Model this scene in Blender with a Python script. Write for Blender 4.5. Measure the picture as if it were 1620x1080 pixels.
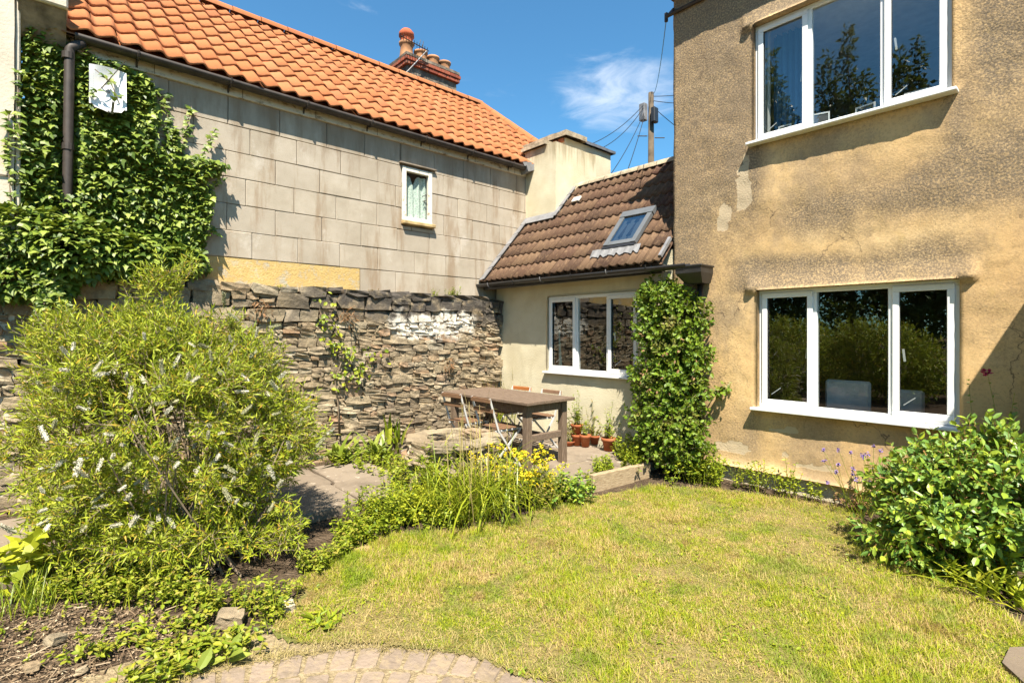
import bpy, bmesh, math, random
import numpy as np
from mathutils import Vector, Matrix
for o in list(bpy.data.objects): bpy.data.objects.remove(o)
SC = bpy.context.scene
COL = SC.collection
rad = math.radians
# ------------------------------------------------------------ camera
FPX, CXP, HOR = 830.0, 810.0, 527.0            # focal length, centre and horizon in photo pixels
YAW = rad(48.0); EYE = 1.6
cam_d = bpy.data.cameras.new('camera'); cam = bpy.data.objects.new('camera', cam_d); COL.objects.link(cam)
cam.location = (0, 0, EYE); cam.rotation_euler = (rad(90), 0, YAW)
cam_d.sensor_width = 36.0; cam_d.lens = 36.0*FPX/1620.0; cam_d.shift_y = (HOR-540.0)/1620.0
cam_d.clip_start = 0.05; cam_d.clip_end = 2000
SC.camera = cam
# ------------------------------------------------------------ sky, sun, exposure
SUN_TO = Vector((0.415, -0.335, 0.845)).normalized()
SUN_EL = math.asin(SUN_TO.z); SUN_AZ = math.atan2(SUN_TO.x, SUN_TO.y)
W = bpy.data.worlds.new('World'); SC.world = W; W.use_nodes = True
wn = W.node_tree.nodes; wl = W.node_tree.links; wn.clear()
wo = wn.new('ShaderNodeOutputWorld'); wb = wn.new('ShaderNodeBackground')
sky = wn.new('ShaderNodeTexSky'); sky.sky_type = 'NISHITA'; sky.sun_disc = False
sky.sun_elevation = SUN_EL; sky.sun_rotation = SUN_AZ; sky.altitude = 60; sky.air_density = 1.0; sky.dust_density = 0.35; sky.ozone_density = 1.0
wtc = wn.new('ShaderNodeTexCoord')
# thin cirrus: noise stretched along the horizon; one wisp stands over the cottage, fainter ones elsewhere
wmap = wn.new('ShaderNodeMapping'); wmap.inputs['Scale'].default_value = (3.0, 3.0, 8.5); wmap.inputs['Location'].default_value = (0.3, 1.1, 0.2)
wl.new(wtc.outputs['Generated'], wmap.inputs['Vector'])
wno = wn.new('ShaderNodeTexNoise'); wno.inputs['Scale'].default_value = 2.3; wno.inputs['Detail'].default_value = 9; wno.inputs['Roughness'].default_value = 0.58; wno.inputs['Distortion'].default_value = 0.7
wl.new(wmap.outputs[0], wno.inputs['Vector'])
R_ = Vector((math.cos(YAW), math.sin(YAW), 0)); F_ = Vector((-math.sin(YAW), math.cos(YAW), 0))
wisp = (R_*((985-CXP)/FPX) + F_ + Vector((0,0,(HOR-135)/FPX))).normalized()
wsub = wn.new('ShaderNodeVectorMath'); wsub.operation = 'SUBTRACT'; wl.new(wtc.outputs['Generated'], wsub.inputs[0]); wsub.inputs[1].default_value = wisp
wsc = wn.new('ShaderNodeVectorMath'); wsc.operation = 'MULTIPLY'; wl.new(wsub.outputs[0], wsc.inputs[0]); wsc.inputs[1].default_value = (7.0, 7.0, 13.0)
wln = wn.new('ShaderNodeVectorMath'); wln.operation = 'LENGTH'; wl.new(wsc.outputs[0], wln.inputs[0])
wm1 = wn.new('ShaderNodeMapRange'); wm1.interpolation_type = 'SMOOTHSTEP'; wl.new(wln.outputs['Value'], wm1.inputs['Value'])
wm1.inputs['From Min'].default_value = 0.1; wm1.inputs['From Max'].default_value = 1.25; wm1.inputs['To Min'].default_value = 0.30; wm1.inputs['To Max'].default_value = 0.0
wad = wn.new('ShaderNodeMath'); wad.operation = 'ADD'; wl.new(wno.outputs['Fac'], wad.inputs[0]); wl.new(wm1.outputs[0], wad.inputs[1])
wm2 = wn.new('ShaderNodeMapRange'); wm2.interpolation_type = 'SMOOTHSTEP'; wl.new(wad.outputs[0], wm2.inputs['Value'])
wm2.inputs['From Min'].default_value = 0.60; wm2.inputs['From Max'].default_value = 1.02; wm2.inputs['To Max'].default_value = 0.7
wmx = wn.new('ShaderNodeMix'); wmx.data_type = 'RGBA'
wtint = wn.new('ShaderNodeMix'); wtint.data_type = 'RGBA'; wtint.blend_type = 'MULTIPLY'; wtint.inputs['Factor'].default_value = 1.0; wl.new(sky.outputs[0], wtint.inputs['A']); wtint.inputs['B'].default_value = (0.46,0.87,1.0,1)   # deep clear summer blue
wl.new(wm2.outputs[0], wmx.inputs['Factor']); wl.new(wtint.outputs['Result'], wmx.inputs['A']); wmx.inputs['B'].default_value = (5.2, 5.6, 6.2, 1)
wl.new(wmx.outputs['Result'], wb.inputs['Color']); wb.inputs['Strength'].default_value = 0.085
wl.new(wb.outputs[0], wo.inputs[0])
sl = bpy.data.lights.new('sun', 'SUN'); sl.energy = 5.0; sl.angle = rad(0.5); sl.color = (1.0, 0.93, 0.80)
sun = bpy.data.objects.new('sun', sl); COL.objects.link(sun); sun.location = (8, -8, 18)
sun.rotation_euler = (-SUN_TO).to_track_quat('-Z', 'Y').to_euler()
SC.view_settings.view_transform = 'Standard'; SC.view_settings.look = 'None'; SC.view_settings.gamma = 1.0
SC.view_settings.use_curve_mapping = False; SC.view_settings.exposure = 1.36
SC.render.engine = 'CYCLES'; SC.cycles.use_denoising = True; SC.cycles.max_bounces = 8; SC.cycles.diffuse_bounces = 3
SC.cycles.glossy_bounces = 3; SC.cycles.transparent_max_bounces = 8; SC.cycles.transmission_bounces = 4
SC.cycles.caustics_reflective = False; SC.cycles.caustics_refractive = False; SC.cycles.sample_clamp_indirect = 6
# ------------------------------------------------------------ survey helpers: a sight line met with a level, an X plane or a Y plane
def ray(px, py): return R_*((px-CXP)/FPX) + F_ + Vector((0,0,(HOR-py)/FPX))
def on_z(px, py, z=0.0):
    d = ray(px, py); t = (z-EYE)/d.z; return Vector((d.x*t, d.y*t, z))
def on_x(px, py, X):
    d = ray(px, py); t = X/d.x; return Vector((X, d.y*t, EYE+d.z*t))
def on_y(px, py, Y):
    d = ray(px, py); t = Y/d.y; return Vector((d.x*t, Y, EYE+d.z*t))
# ------------------------------------------------------------ vector noise for shaping
def _h(a, b, c, s):
    n = (a*374761393 + b*668265263 + c*2147483647 + s*974711) & 0xffffffff
    n = ((n ^ (n >> 13))*1274126177) & 0xffffffff
    return ((n ^ (n >> 16)) & 0xffff)/65535.0
def vnoise(p, s=0):
    p = np.asarray(p, float); i = np.floor(p).astype(np.int64); f = p-i; f = f*f*(3-2*f)
    r = 0
    for dx in (0,1):
        for dy in (0,1):
            for dz in (0,1):
                w = (f[...,0] if dx else 1-f[...,0])*(f[...,1] if dy else 1-f[...,1])*(f[...,2] if dz else 1-f[...,2])
                r = r + w*_h(i[...,0]+dx, i[...,1]+dy, i[...,2]+dz, s)
    return r
def fbm(p, s=0, o=4, g=0.5):
    p = np.asarray(p, float); r = 0; a = 1; t = 0
    for k in range(o):
        r = r + a*vnoise(p*(2**k), s+k*7); t += a; a *= g
    return r/t
def nrm(a): return a/np.maximum(np.linalg.norm(a, axis=-1, keepdims=True), 1e-9)
def sstep(a, b, x): t = np.clip((x-a)/(b-a), 0, 1); return t*t*(3-2*t)
# ------------------------------------------------------------ object helpers
ORG = {}
def tag(o, label=None, cat=None, group=None, kind=None):
    if label: o['label'] = label
    if cat: o['category'] = cat
    if group: o['group'] = group
    if kind: o['kind'] = kind
    return o
def thing(name, loc, label, cat, group=None, rotz=0.0):
    o = bpy.data.objects.new(name, None); COL.objects.link(o); o.location = loc; o.rotation_euler = (0,0,rotz)
    o.empty_display_size = 0.1; ORG[o.name] = Vector(loc); return tag(o, label, cat, group)
def mesh_np(name, V, faces=None, quads=None, tris=None, smooth=False):
    """faces: ragged list; or quads/tris as arrays"""
    me = bpy.data.meshes.new(name); V = np.asarray(V, np.float32)
    if faces is not None:
        lt = np.array([len(f) for f in faces], np.int32); li = np.array([i for f in faces for i in f], np.int32)
    else:
        a = []; l = []
        if quads is not None and len(quads): a.append(np.asarray(quads, np.int32).ravel()); l.append(np.full(len(quads), 4, np.int32))
        if tris is not None and len(tris): a.append(np.asarray(tris, np.int32).ravel()); l.append(np.full(len(tris), 3, np.int32))
        li = np.concatenate(a); lt = np.concatenate(l)
    ls = np.zeros(len(lt), np.int32); ls[1:] = np.cumsum(lt)[:-1]
    me.vertices.add(len(V)); me.vertices.foreach_set('co', V.ravel())
    me.loops.add(len(li)); me.loops.foreach_set('vertex_index', li)
    me.polygons.add(len(lt)); me.polygons.foreach_set('loop_start', ls)
    me.polygons.foreach_set('use_smooth', np.full(len(lt), bool(smooth)))
    me.update(calc_edges=True); return me
def link(name, me, m=None, parent=None, loc=None):
    o = bpy.data.objects.new(name, me); COL.objects.link(o)
    if m is not None:
        if not me.materials: me.materials.append(m)
    if parent is not None:
        o.parent = parent; ORG[o.name] = ORG[parent.name]
    else: ORG[o.name] = Vector((0,0,0))
    if loc is not None: o.location = loc
    return o
def put(name, V, m, parent=None, smooth=False, **kw):
    """world-space vertices -> an object under its parent (or top-level with its origin at its base)"""
    V = np.asarray(V, float)
    if parent is not None:
        return link(name, mesh_np(name, V-np.array(ORG[parent.name]), smooth=smooth, **kw), m, parent)
    c = np.array([(V[:,0].min()+V[:,0].max())/2, (V[:,1].min()+V[:,1].max())/2, V[:,2].min()])
    o = link(name, mesh_np(name, V-c, smooth=smooth, **kw), m); o.location = c; ORG[o.name] = Vector(c); return o
class MB:
    def __init__(s): s.v = []; s.f = []
    def add(s, V, F):
        b = len(s.v); s.v += [tuple(p) for p in V]; s.f += [tuple(i+b for i in f) for f in F]; return s
    def box(s, x0, x1, y0, y1, z0, z1):
        return s.add([(x0,y0,z0),(x1,y0,z0),(x1,y1,z0),(x0,y1,z0),(x0,y0,z1),(x1,y0,z1),(x1,y1,z1),(x0,y1,z1)],
                     [(0,3,2,1),(4,5,6,7),(0,1,5,4),(1,2,6,5),(2,3,7,6),(3,0,4,7)])
    def cbox(s, x0, x1, y0, y1, z0, z1, c=0.006):
        bm = bmesh.new(); bmesh.ops.create_cube(bm, size=1.0)
        for v in bm.verts: v.co = Vector(((x0+x1)/2+v.co.x*(x1-x0), (y0+y1)/2+v.co.y*(y1-y0), (z0+z1)/2+v.co.z*(z1-z0)))
        bmesh.ops.bevel(bm, geom=bm.edges[:], offset=c, segments=1, affect='EDGES', profile=0.5)
        bm.verts.ensure_lookup_table(); V = [v.co[:] for v in bm.verts]; F = [[v.index for v in f.verts] for f in bm.faces]
        bm.free(); return s.add(V, F)
    def obox(s, c, ax, ay, az, c0=0.0):
        c = Vector(c); ax = Vector(ax); ay = Vector(ay); az = Vector(az)
        V = [c+ax*i+ay*j+az*k for k in (-1,1) for (i,j) in ((-1,-1),(1,-1),(1,1),(-1,1))]
        F = [(0,3,2,1),(4,5,6,7),(0,1,5,4),(1,2,6,5),(2,3,7,6),(3,0,4,7)]
        return s.add(V, F)
    def bar(s, a, b, w, h, up=(0,0,1)):
        a = Vector(a); b = Vector(b); d = (b-a); L = d.length; d.normalize(); u = Vector(up)
        if abs(d.dot(u)) > 0.98: u = Vector((1,0,0))
        x = d.cross(u).normalized(); y = x.cross(d).normalized()
        return s.obox((a+b)/2, x*(w/2), d*(L/2), y*(h/2))
    def tube(s, pts, r, n=8, cap=True):
        pts = [Vector(p) for p in pts]; rs = r if hasattr(r, '__len__') else [r]*len(pts)
        b = len(s.v); pr = None
        for i, p in enumerate(pts):
            d = (pts[min(i+1,len(pts)-1)]-pts[max(i-1,0)]).normalized()
            if pr is None:
                u = Vector((0,0,1)) if abs(d.z) < 0.9 else Vector((1,0,0)); x = d.cross(u).normalized()
            else: x = (pr-d*pr.dot(d)).normalized()
            pr = x; y = d.cross(x)
            for k in range(n):
                a = 2*math.pi*k/n; s.v.append(tuple(p+(x*math.cos(a)+y*math.sin(a))*rs[i]))
        for i in range(len(pts)-1):
            for k in range(n):
                s.f.append((b+i*n+k, b+i*n+(k+1)%n, b+(i+1)*n+(k+1)%n, b+(i+1)*n+k))
        if cap:
            s.f.append(tuple(b+k for k in range(n))[::-1]); s.f.append(tuple(b+(len(pts)-1)*n+k for k in range(n)))
        return s
    def lathe(s, prof, c, n=20):
        b = len(s.v); c = Vector(c)
        for (r, z) in prof:
            for k in range(n):
                a = 2*math.pi*k/n; s.v.append((c.x+r*math.cos(a), c.y+r*math.sin(a), c.z+z))
        for i in range(len(prof)-1):
            for k in range(n): s.f.append((b+i*n+k, b+i*n+(k+1)%n, b+(i+1)*n+(k+1)%n, b+(i+1)*n+k))
        return s
    def quad(s, a, b, c, d): return s.add([a,b,c,d], [(0,1,2,3)])
    def build(s, name, m, parent=None, smooth=False): return put(name, s.v, m, parent, smooth, faces=s.f)
    def local(s, name, m, parent=None, smooth=False):    # vertices already in the parent's own frame
        return link(name, mesh_np(name, s.v, faces=s.f, smooth=smooth), m, parent)
def inst(tv, tf, P, A, B, C):
    """copies of a template (verts tv, faces tf all quads or all tris) at P with axes A,B,C -> V, F"""
    tv = np.asarray(tv, float); tf = np.asarray(tf, np.int64); n = len(P); k = len(tv)
    V = P[:,None,:] + tv[None,:,0:1]*A[:,None,:] + tv[None,:,1:2]*B[:,None,:] + tv[None,:,2:3]*C[:,None,:]
    F = tf[None] + (np.arange(n)*k)[:,None,None]
    return V.reshape(-1,3), F.reshape(-1, tf.shape[1])
def cat(parts):
    Vs = []; Fs = []; b = 0
    for V, F in parts: Vs.append(V); Fs.append(F+b); b += len(V)
    return np.concatenate(Vs), np.concatenate(Fs)
# ------------------------------------------------------------ material helpers
class NT:
    def __init__(s, name, rough=0.8, spec=0.3):
        s.m = bpy.data.materials.new(name); s.m.use_nodes = True; s.n = s.m.node_tree.nodes; s.l = s.m.node_tree.links
        s.b = s.n['Principled BSDF']; s.b.inputs['Roughness'].default_value = rough; s.b.inputs['Specular IOR Level'].default_value = spec
    def nd(s, t, **k):
        x = s.n.new(t)
        for a, v in k.items(): setattr(x, a, v)
        return x
    def set(s, sock, v):
        if isinstance(v, bpy.types.NodeSocket): s.l.new(v, sock)
        elif isinstance(v, (tuple, list)) and len(v) == 3 and sock.type == 'RGBA': sock.default_value = (*v, 1)
        else: sock.default_value = v
    def pos(s): return s.nd('ShaderNodeNewGeometry').outputs['Position']
    def objc(s): return s.nd('ShaderNodeTexCoord').outputs['Object']
    def rnd(s):
        a = s.nd('ShaderNodeNewGeometry').outputs['Random Per Island']; b = s.nd('ShaderNodeObjectInfo').outputs['Random']
        return s.math('FRACT', s.math('ADD', a, b))
    def isl(s): return s.nd('ShaderNodeNewGeometry').outputs['Random Per Island']
    def attr(s, n): return s.nd('ShaderNodeAttribute', attribute_name=n).outputs['Fac']
    def scale(s, vec, sc, loc=(0,0,0)):
        x = s.nd('ShaderNodeMapping'); s.set(x.inputs['Vector'], vec); x.inputs['Scale'].default_value = sc; x.inputs['Location'].default_value = loc; return x.outputs[0]
    def noise(s, scale, vec=None, detail=5, rough=0.55, dist=0.0):
        x = s.nd('ShaderNodeTexNoise'); x.inputs['Scale'].default_value = scale; x.inputs['Detail'].default_value = detail
        x.inputs['Roughness'].default_value = rough; x.inputs['Distortion'].default_value = dist
        s.set(x.inputs['Vector'], vec if vec is not None else s.pos()); return x.outputs['Fac']
    def vor(s, scale, vec=None, feature='F1', rnd=1.0):
        x = s.nd('ShaderNodeTexVoronoi', feature=feature); x.inputs['Scale'].default_value = scale; x.inputs['Randomness'].default_value = rnd
        s.set(x.inputs['Vector'], vec if vec is not None else s.pos()); return x.outputs['Distance']
    def math(s, op, a, b=0.0, c=None):
        x = s.nd('ShaderNodeMath', operation=op); s.set(x.inputs[0], a); s.set(x.inputs[1], b)
        if c is not None: s.set(x.inputs[2], c)
        return x.outputs[0]
    def rng(s, v, a, b, c=0.0, d=1.0):
        x = s.nd('ShaderNodeMapRange', interpolation_type='SMOOTHSTEP'); s.set(x.inputs['Value'], v)
        for k, q in zip(('From Min','From Max','To Min','To Max'), (a,b,c,d)): x.inputs[k].default_value = q
        return x.outputs[0]
    def ramp(s, fac, stops, interp='LINEAR'):
        x = s.nd('ShaderNodeValToRGB'); s.set(x.inputs['Fac'], fac); e = x.color_ramp.elements; x.color_ramp.interpolation = interp
        while len(e) < len(stops): e.new(0.5)
        for el, (p, c) in zip(e, stops): el.position = p; el.color = (*c, 1)
        return x.outputs['Color']
    def mix(s, f, a, b, mode='MIX'):
        x = s.nd('ShaderNodeMix', data_type='RGBA', blend_type=mode); s.set(x.inputs['Factor'], f); s.set(x.inputs['A'], a); s.set(x.inputs['B'], b)
        return x.outputs['Result']
    def bump(s, h, strength=0.5, dist=0.01):
        x = s.nd('ShaderNodeBump'); s.set(x.inputs['Height'], h); x.inputs['Strength'].default_value = strength; x.inputs['Distance'].default_value = dist
        s.l.new(x.outputs[0], s.b.inputs['Normal']); return s
    def col(s, c): s.set(s.b.inputs['Base Color'], c); return s
    def rgh(s, c): s.set(s.b.inputs['Roughness'], c); return s
def plain(name, c, rough=0.6, spec=0.3, var=0.15, bump=0.0, sc=30, metal=0.0):
    t = NT(name, rough, spec); n = t.noise(sc*0.25, detail=6)
    d = tuple(x*(1-var) for x in c); e = tuple(min(1, x*(1+var)) for x in c)
    t.col(t.ramp(n, [(0.3, d), (0.7, e)])); t.b.inputs['Metallic'].default_value = metal
    if bump: t.bump(t.noise(sc, detail=4), bump, 0.01)
    return t.m
def leafmat(name, cols, transl=0.35, rough=0.45, patch=None, spec=0.35):
    """leaf colours vary leaf by leaf; light passes through the blades"""
    t = NT(name, rough, spec); r = t.rnd(); n = len(cols)
    c = t.ramp(r, [(i/(max(n-1,1)), k) for i, k in enumerate(cols)])
    if patch is not None:
        sc, lo, hi, pc = patch; c = t.mix(t.rng(t.noise(sc, detail=3), lo, hi), c, t.mix(0.65, c, pc))
    t.col(c)
    tr = t.nd('ShaderNodeBsdfTranslucent'); t.set(tr.inputs['Color'], t.mix(0.55, c, (0.42,0.50,0.04), 'MIX'))
    mx = t.nd('ShaderNodeMixShader'); mx.inputs[0].default_value = transl*0.62
    t.l.new(t.b.outputs[0], mx.inputs[1]); t.l.new(tr.outputs[0], mx.inputs[2]); t.l.new(mx.outputs[0], t.n['Material Output'].inputs['Surface'])
    return t.m
def glassmat(name, boost=1.0, tint=(0.9,0.93,0.92)):
    t = NT(name); t.n.remove(t.b)
    fr = t.nd('ShaderNodeLayerWeight'); fr.inputs['Blend'].default_value = 0.5     # the same from both sides, so daylight gets in
    bp = t.nd('ShaderNodeBump'); bp.inputs['Strength'].default_value = 0.012; bp.inputs['Distance'].default_value = 0.02; t.set(bp.inputs['Height'], t.noise(2.2, detail=2))
    tp = t.nd('ShaderNodeBsdfTransparent'); tp.inputs[0].default_value = (*tint, 1)
    gl = t.nd('ShaderNodeBsdfGlossy'); gl.inputs['Roughness'].default_value = 0.0; gl.inputs['Color'].default_value = (1,1,1,1)
    f5 = t.math('MULTIPLY', t.math('POWER', fr.outputs['Facing'], 4.0), 0.9); f5 = t.math('ADD', f5, 0.055); t.l.new(bp.outputs[0], gl.inputs['Normal'])
    x = t.nd('ShaderNodeMath', operation='MULTIPLY', use_clamp=True); t.l.new(f5, x.inputs[0]); x.inputs[1].default_value = boost
    mx = t.nd('ShaderNodeMixShader'); t.l.new(x.outputs[0], mx.inputs[0]); t.l.new(tp.outputs[0], mx.inputs[1]); t.l.new(gl.outputs[0], mx.inputs[2])
    t.l.new(mx.outputs[0], t.n['Material Output'].inputs['Surface']); return t.m
rnd = random.Random(7); rg = np.random.default_rng(11)
# ============================================================ materials of the buildings
M = {}
t = NT('ochre_roughcast', 0.95, 0.15)
st = t.attr('stain'); fl = t.attr('flake'); sm = t.attr('smooth')
base = t.ramp(t.noise(1.3, detail=6, rough=0.6), [(0.25,(0.50,0.315,0.145)),(0.55,(0.64,0.43,0.205)),(0.8,(0.72,0.52,0.28))])
base = t.mix(t.rng(t.noise(5.0, detail=6, rough=0.7), 0.55, 0.74, 0, 0.7), base, (0.56,0.385,0.15))
base = t.mix(t.rng(t.noise(1.7, t.scale(t.pos(), (1.0,1.0,0.55), (2,7,5)), detail=7, rough=0.68), 0.47, 0.64, 0, 0.6), base, (0.34,0.245,0.155))
grit = t.noise(42, detail=5, rough=0.78); peb = t.vor(62)
base = t.mix(t.math('MULTIPLY', t.rng(grit, 0.50, 0.60), t.math('SUBTRACT', 0.62, t.math('MULTIPLY', sm, 0.36))), base, (0.22,0.15,0.085))
base = t.mix(t.math('MULTIPLY', t.rng(peb, 0.0, 0.22, 1.0, 0.0), t.math('SUBTRACT', 0.5, t.math('MULTIPLY', sm, 0.45))), base, (0.66,0.55,0.37))
stn = t.math('MULTIPLY', st, t.rng(t.noise(60, detail=6, rough=0.8), 0.36, 0.58))
base = t.mix(stn, base, (0.115,0.088,0.064)); base = t.mix(t.math('MULTIPLY', st, 0.40), base, (0.24,0.185,0.125))
fl = t.rng(t.math('ADD', fl, t.math('MULTIPLY', t.math('SUBTRACT', t.noise(8, detail=6, rough=0.7), 0.5), 2.0)), 0.44, 0.50)
base = t.mix(t.math('MULTIPLY', fl, 0.8), base, (0.50,0.40,0.27))
wn3 = t.nd('ShaderNodeTexNoise'); wn3.inputs['Scale'].default_value = 3.5; wn3.inputs['Detail'].default_value = 6; t.set(wn3.inputs['Vector'], t.pos()); vm_ = t.nd('ShaderNodeVectorMath', operation='MULTIPLY_ADD'); t.l.new(wn3.outputs['Color'], vm_.inputs[0]); vm_.inputs[1].default_value = (0.55,0.55,0.55); t.l.new(t.pos(), vm_.inputs[2])
cre = t.vor(1.0, vm_.outputs[0], 'DISTANCE_TO_EDGE'); crk = t.math('MULTIPLY', t.rng(cre, 0.0, 0.007, 1.0, 0.0), t.rng(t.noise(1.9, t.scale(t.pos(), (1,1,1), (9,1,4)), detail=3), 0.52, 0.6)); base = t.mix(t.math('MULTIPLY', crk, 0.8), base, (0.11,0.08,0.055))
spk = t.vor(13.0); base = t.mix(t.rng(spk, 0.0, 0.055, 0.85, 0.0), base, (0.06,0.04,0.03))
t.col(base)
hh = t.math('ADD', t.math('MULTIPLY', t.math('SUBTRACT', 1.0, peb), t.math('SUBTRACT', 0.7, t.math('MULTIPLY', sm, 0.55))), t.math('MULTIPLY', grit, 0.8))
hh = t.math('SUBTRACT', hh, t.math('MULTIPLY', fl, 1.6)); hh = t.math('ADD', hh, t.math('MULTIPLY', t.rng(spk, 0.0, 0.07, -1.2, 0.0), 1.0))
t.bump(hh, 0.5, 0.006); M['ochre'] = t.m
t = NT('cement_render', 0.9, 0.2)
c = t.ramp(t.noise(2.2, detail=7, rough=0.65), [(0.3,(0.33,0.275,0.205)),(0.55,(0.43,0.365,0.285)),(0.75,(0.49,0.425,0.345))])
c = t.mix(t.math('MULTIPLY', t.rnd(), 0.4), c, (0.35,0.295,0.235)); c = t.mix(t.rng(t.noise(0.9, t.scale(t.pos(), (1,1,1), (1,5,3)), detail=6, rough=0.65), 0.48, 0.68, 0, 0.5), c, (0.30,0.245,0.18))
stre = t.noise(1.0, t.scale(t.pos(), (4.5,4.5,0.75)), detail=7, rough=0.68)
c = t.mix(t.rng(stre, 0.49, 0.66, 0, 0.75), c, (0.27,0.19,0.12))
c = t.mix(t.rng(t.noise(3.1, t.scale(t.pos(), (1,1,0.8), (4,2,9)), detail=6, rough=0.7), 0.56, 0.72, 0, 0.55), c, (0.53,0.47,0.40))
pz_ = t.nd('ShaderNodeSeparateXYZ'); t.l.new(t.pos(), pz_.inputs[0]); grm = t.math('MULTIPLY', t.rng(t.math('ADD', pz_.outputs[2], t.math('MULTIPLY', t.math('SUBTRACT', stre, 0.5), 2.2)), 3.75, 4.4), 0.55); c = t.mix(grm, c, (0.22,0.17,0.12)); c = t.mix(t.rng(t.noise(90, detail=2), 0.62, 0.72, 0, 0.4), c, (0.24,0.20,0.16))
t.col(c); t.bump(t.noise(70, detail=5, rough=0.7), 0.35, 0.008); M['cement'] = t.m
M['joint'] = plain('joint_mortar', (0.20,0.16,0.12), 0.95, 0.2, 0.4)
t = NT('ochre_limewash', 0.95, 0.1)
c = t.ramp(t.noise(6, detail=7, rough=0.7), [(0.36,(0.42,0.37,0.28)),(0.47,(0.50,0.34,0.13)),(0.58,(0.53,0.38,0.16)),(0.72,(0.48,0.42,0.31))])
t.col(c); t.bump(t.noise(40, detail=6, rough=0.7), 0.8, 0.012); M['limewash'] = t.m
t = NT('rubble_stone', 0.92, 0.2)
r = t.rnd()
c = t.ramp(r, [(0,(0.26,0.195,0.12)),(0.18,(0.40,0.315,0.20)),(0.4,(0.32,0.245,0.155)),(0.55,(0.46,0.375,0.25)),(0.72,(0.37,0.28,0.17)),(0.84,(0.34,0.205,0.115)),(1,(0.50,0.43,0.31))])
c = t.mix(t.rng(t.noise(9, detail=7, rough=0.7), 0.4, 0.66, 0, 0.6), c, (0.15,0.115,0.08)); c = t.mix(t.rng(t.noise(1.3, detail=5, rough=0.6), 0.5, 0.66, 0, 0.55), c, (0.13,0.105,0.08))
c = t.mix(t.rng(t.noise(26, detail=4, rough=0.7), 0.6, 0.75, 0, 0.5), c, (0.52,0.47,0.38))
px_ = t.nd('ShaderNodeSeparateXYZ'); t.l.new(t.pos(), px_.inputs[0]); Yc, Zc = px_.outputs[1], px_.outputs[2]
wob = t.math('MULTIPLY', t.math('SUBTRACT', t.noise(2.4, detail=5), 0.5), 0.75)
lich = t.math('MULTIPLY', t.rng(t.math('ADD', Zc, wob), 1.62, 1.95), t.rng(t.math('ADD', Yc, wob), 1.4, 3.0))
c = t.mix(t.math('MULTIPLY', lich, t.rng(t.noise(7, detail=4), 0.30, 0.52)), c, (0.085,0.072,0.06))
lime = t.math('MULTIPLY', t.rng(t.math('ADD', Zc, wob), 1.50, 1.66), t.rng(t.math('ADD', Zc, wob), 1.86, 1.95, 1, 0))
lime = t.math('MULTIPLY', lime, t.math('MULTIPLY', t.rng(t.math('ADD', Yc, wob), 3.5, 3.85), t.rng(t.math('ADD', Yc, wob), 4.9, 5.15, 1, 0)))
c = t.mix(t.math('MULTIPLY', lime, t.rng(t.noise(14, detail=4), 0.36, 0.5)), c, (0.72,0.66,0.56))
t.col(c); t.bump(t.math('ADD', t.noise(28, detail=8, rough=0.75), t.math('MULTIPLY', t.noise(8, detail=3), 0.8)), 0.9, 0.02); M['stone'] = t.m
t = NT('earth_mortar', 1.0, 0.1); t.col(t.ramp(t.noise(20, detail=6), [(0.3,(0.12,0.09,0.06)),(0.7,(0.28,0.215,0.15))])); t.bump(t.noise(45, detail=6), 1.0, 0.02); M['mortar'] = t.m
t = NT('clay_pantile', 0.92, 0.1); r = t.rnd()
c = t.ramp(r, [(0,(0.35,0.122,0.05)),(0.3,(0.40,0.152,0.064)),(0.62,(0.375,0.14,0.058)),(0.85,(0.42,0.168,0.076)),(1,(0.34,0.118,0.055))])
c = t.mix(t.rng(t.noise(11, detail=7, rough=0.7), 0.55, 0.75, 0, 0.5), c, (0.19,0.085,0.045)); c = t.mix(t.rng(t.noise(34, detail=5, rough=0.7), 0.62, 0.70, 0, 0.5), c, (0.13,0.08,0.05))
c = t.mix(t.rng(t.noise(2.6, t.scale(t.pos(), (1,1,1), (3,8,1)), detail=4), 0.5, 0.75, 0, 0.35), c, (0.40,0.17,0.075))
c = t.mix(t.rng(t.noise(1.4, detail=7, rough=0.7), 0.52, 0.68, 0, 0.4), c, (0.21,0.10,0.05)); t.col(c); t.bump(t.noise(60, detail=5), 0.3, 0.006); M['pantile'] = t.m
t = NT('brown_tile', 0.85, 0.25); r = t.rnd()
c = t.ramp(r, [(0,(0.065,0.036,0.024)),(0.3,(0.125,0.072,0.044)),(0.55,(0.095,0.050,0.031)),(0.8,(0.165,0.10,0.058)),(1,(0.085,0.040,0.029))])
c = t.mix(t.rng(t.noise(16, t.scale(t.pos(), (3,1,1)), detail=7, rough=0.7), 0.48, 0.70, 0, 0.8), c, (0.25,0.155,0.085))
c = t.mix(t.rng(t.noise(38, detail=4), 0.6, 0.72, 0, 0.55), c, (0.04,0.03,0.024))
t.col(c); t.bump(t.noise(80, detail=5), 0.45, 0.006); M['brown_tile'] = t.m
t = NT('cream_render', 0.92, 0.2)
c = t.ramp(t.noise(3, detail=6, rough=0.6), [(0.3,(0.53,0.46,0.31)),(0.7,(0.64,0.575,0.415))])
c = t.mix(t.rng(t.noise(1.4, t.scale(t.pos(), (3,3,0.9)), detail=5), 0.56, 0.75, 0, 0.4), c, (0.42,0.36,0.235))
t.col(c); t.bump(t.math('ADD', t.vor(95), t.noise(50, detail=5)), 0.4, 0.008); M['cream'] = t.m
t = NT('cream_render_stained', 0.92, 0.2)
p3 = t.nd('ShaderNodeSeparateXYZ'); t.l.new(t.pos(), p3.inputs[0])
c = t.ramp(t.noise(3, detail=6, rough=0.6), [(0.3,(0.55,0.47,0.31)),(0.7,(0.66,0.59,0.43))])
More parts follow.
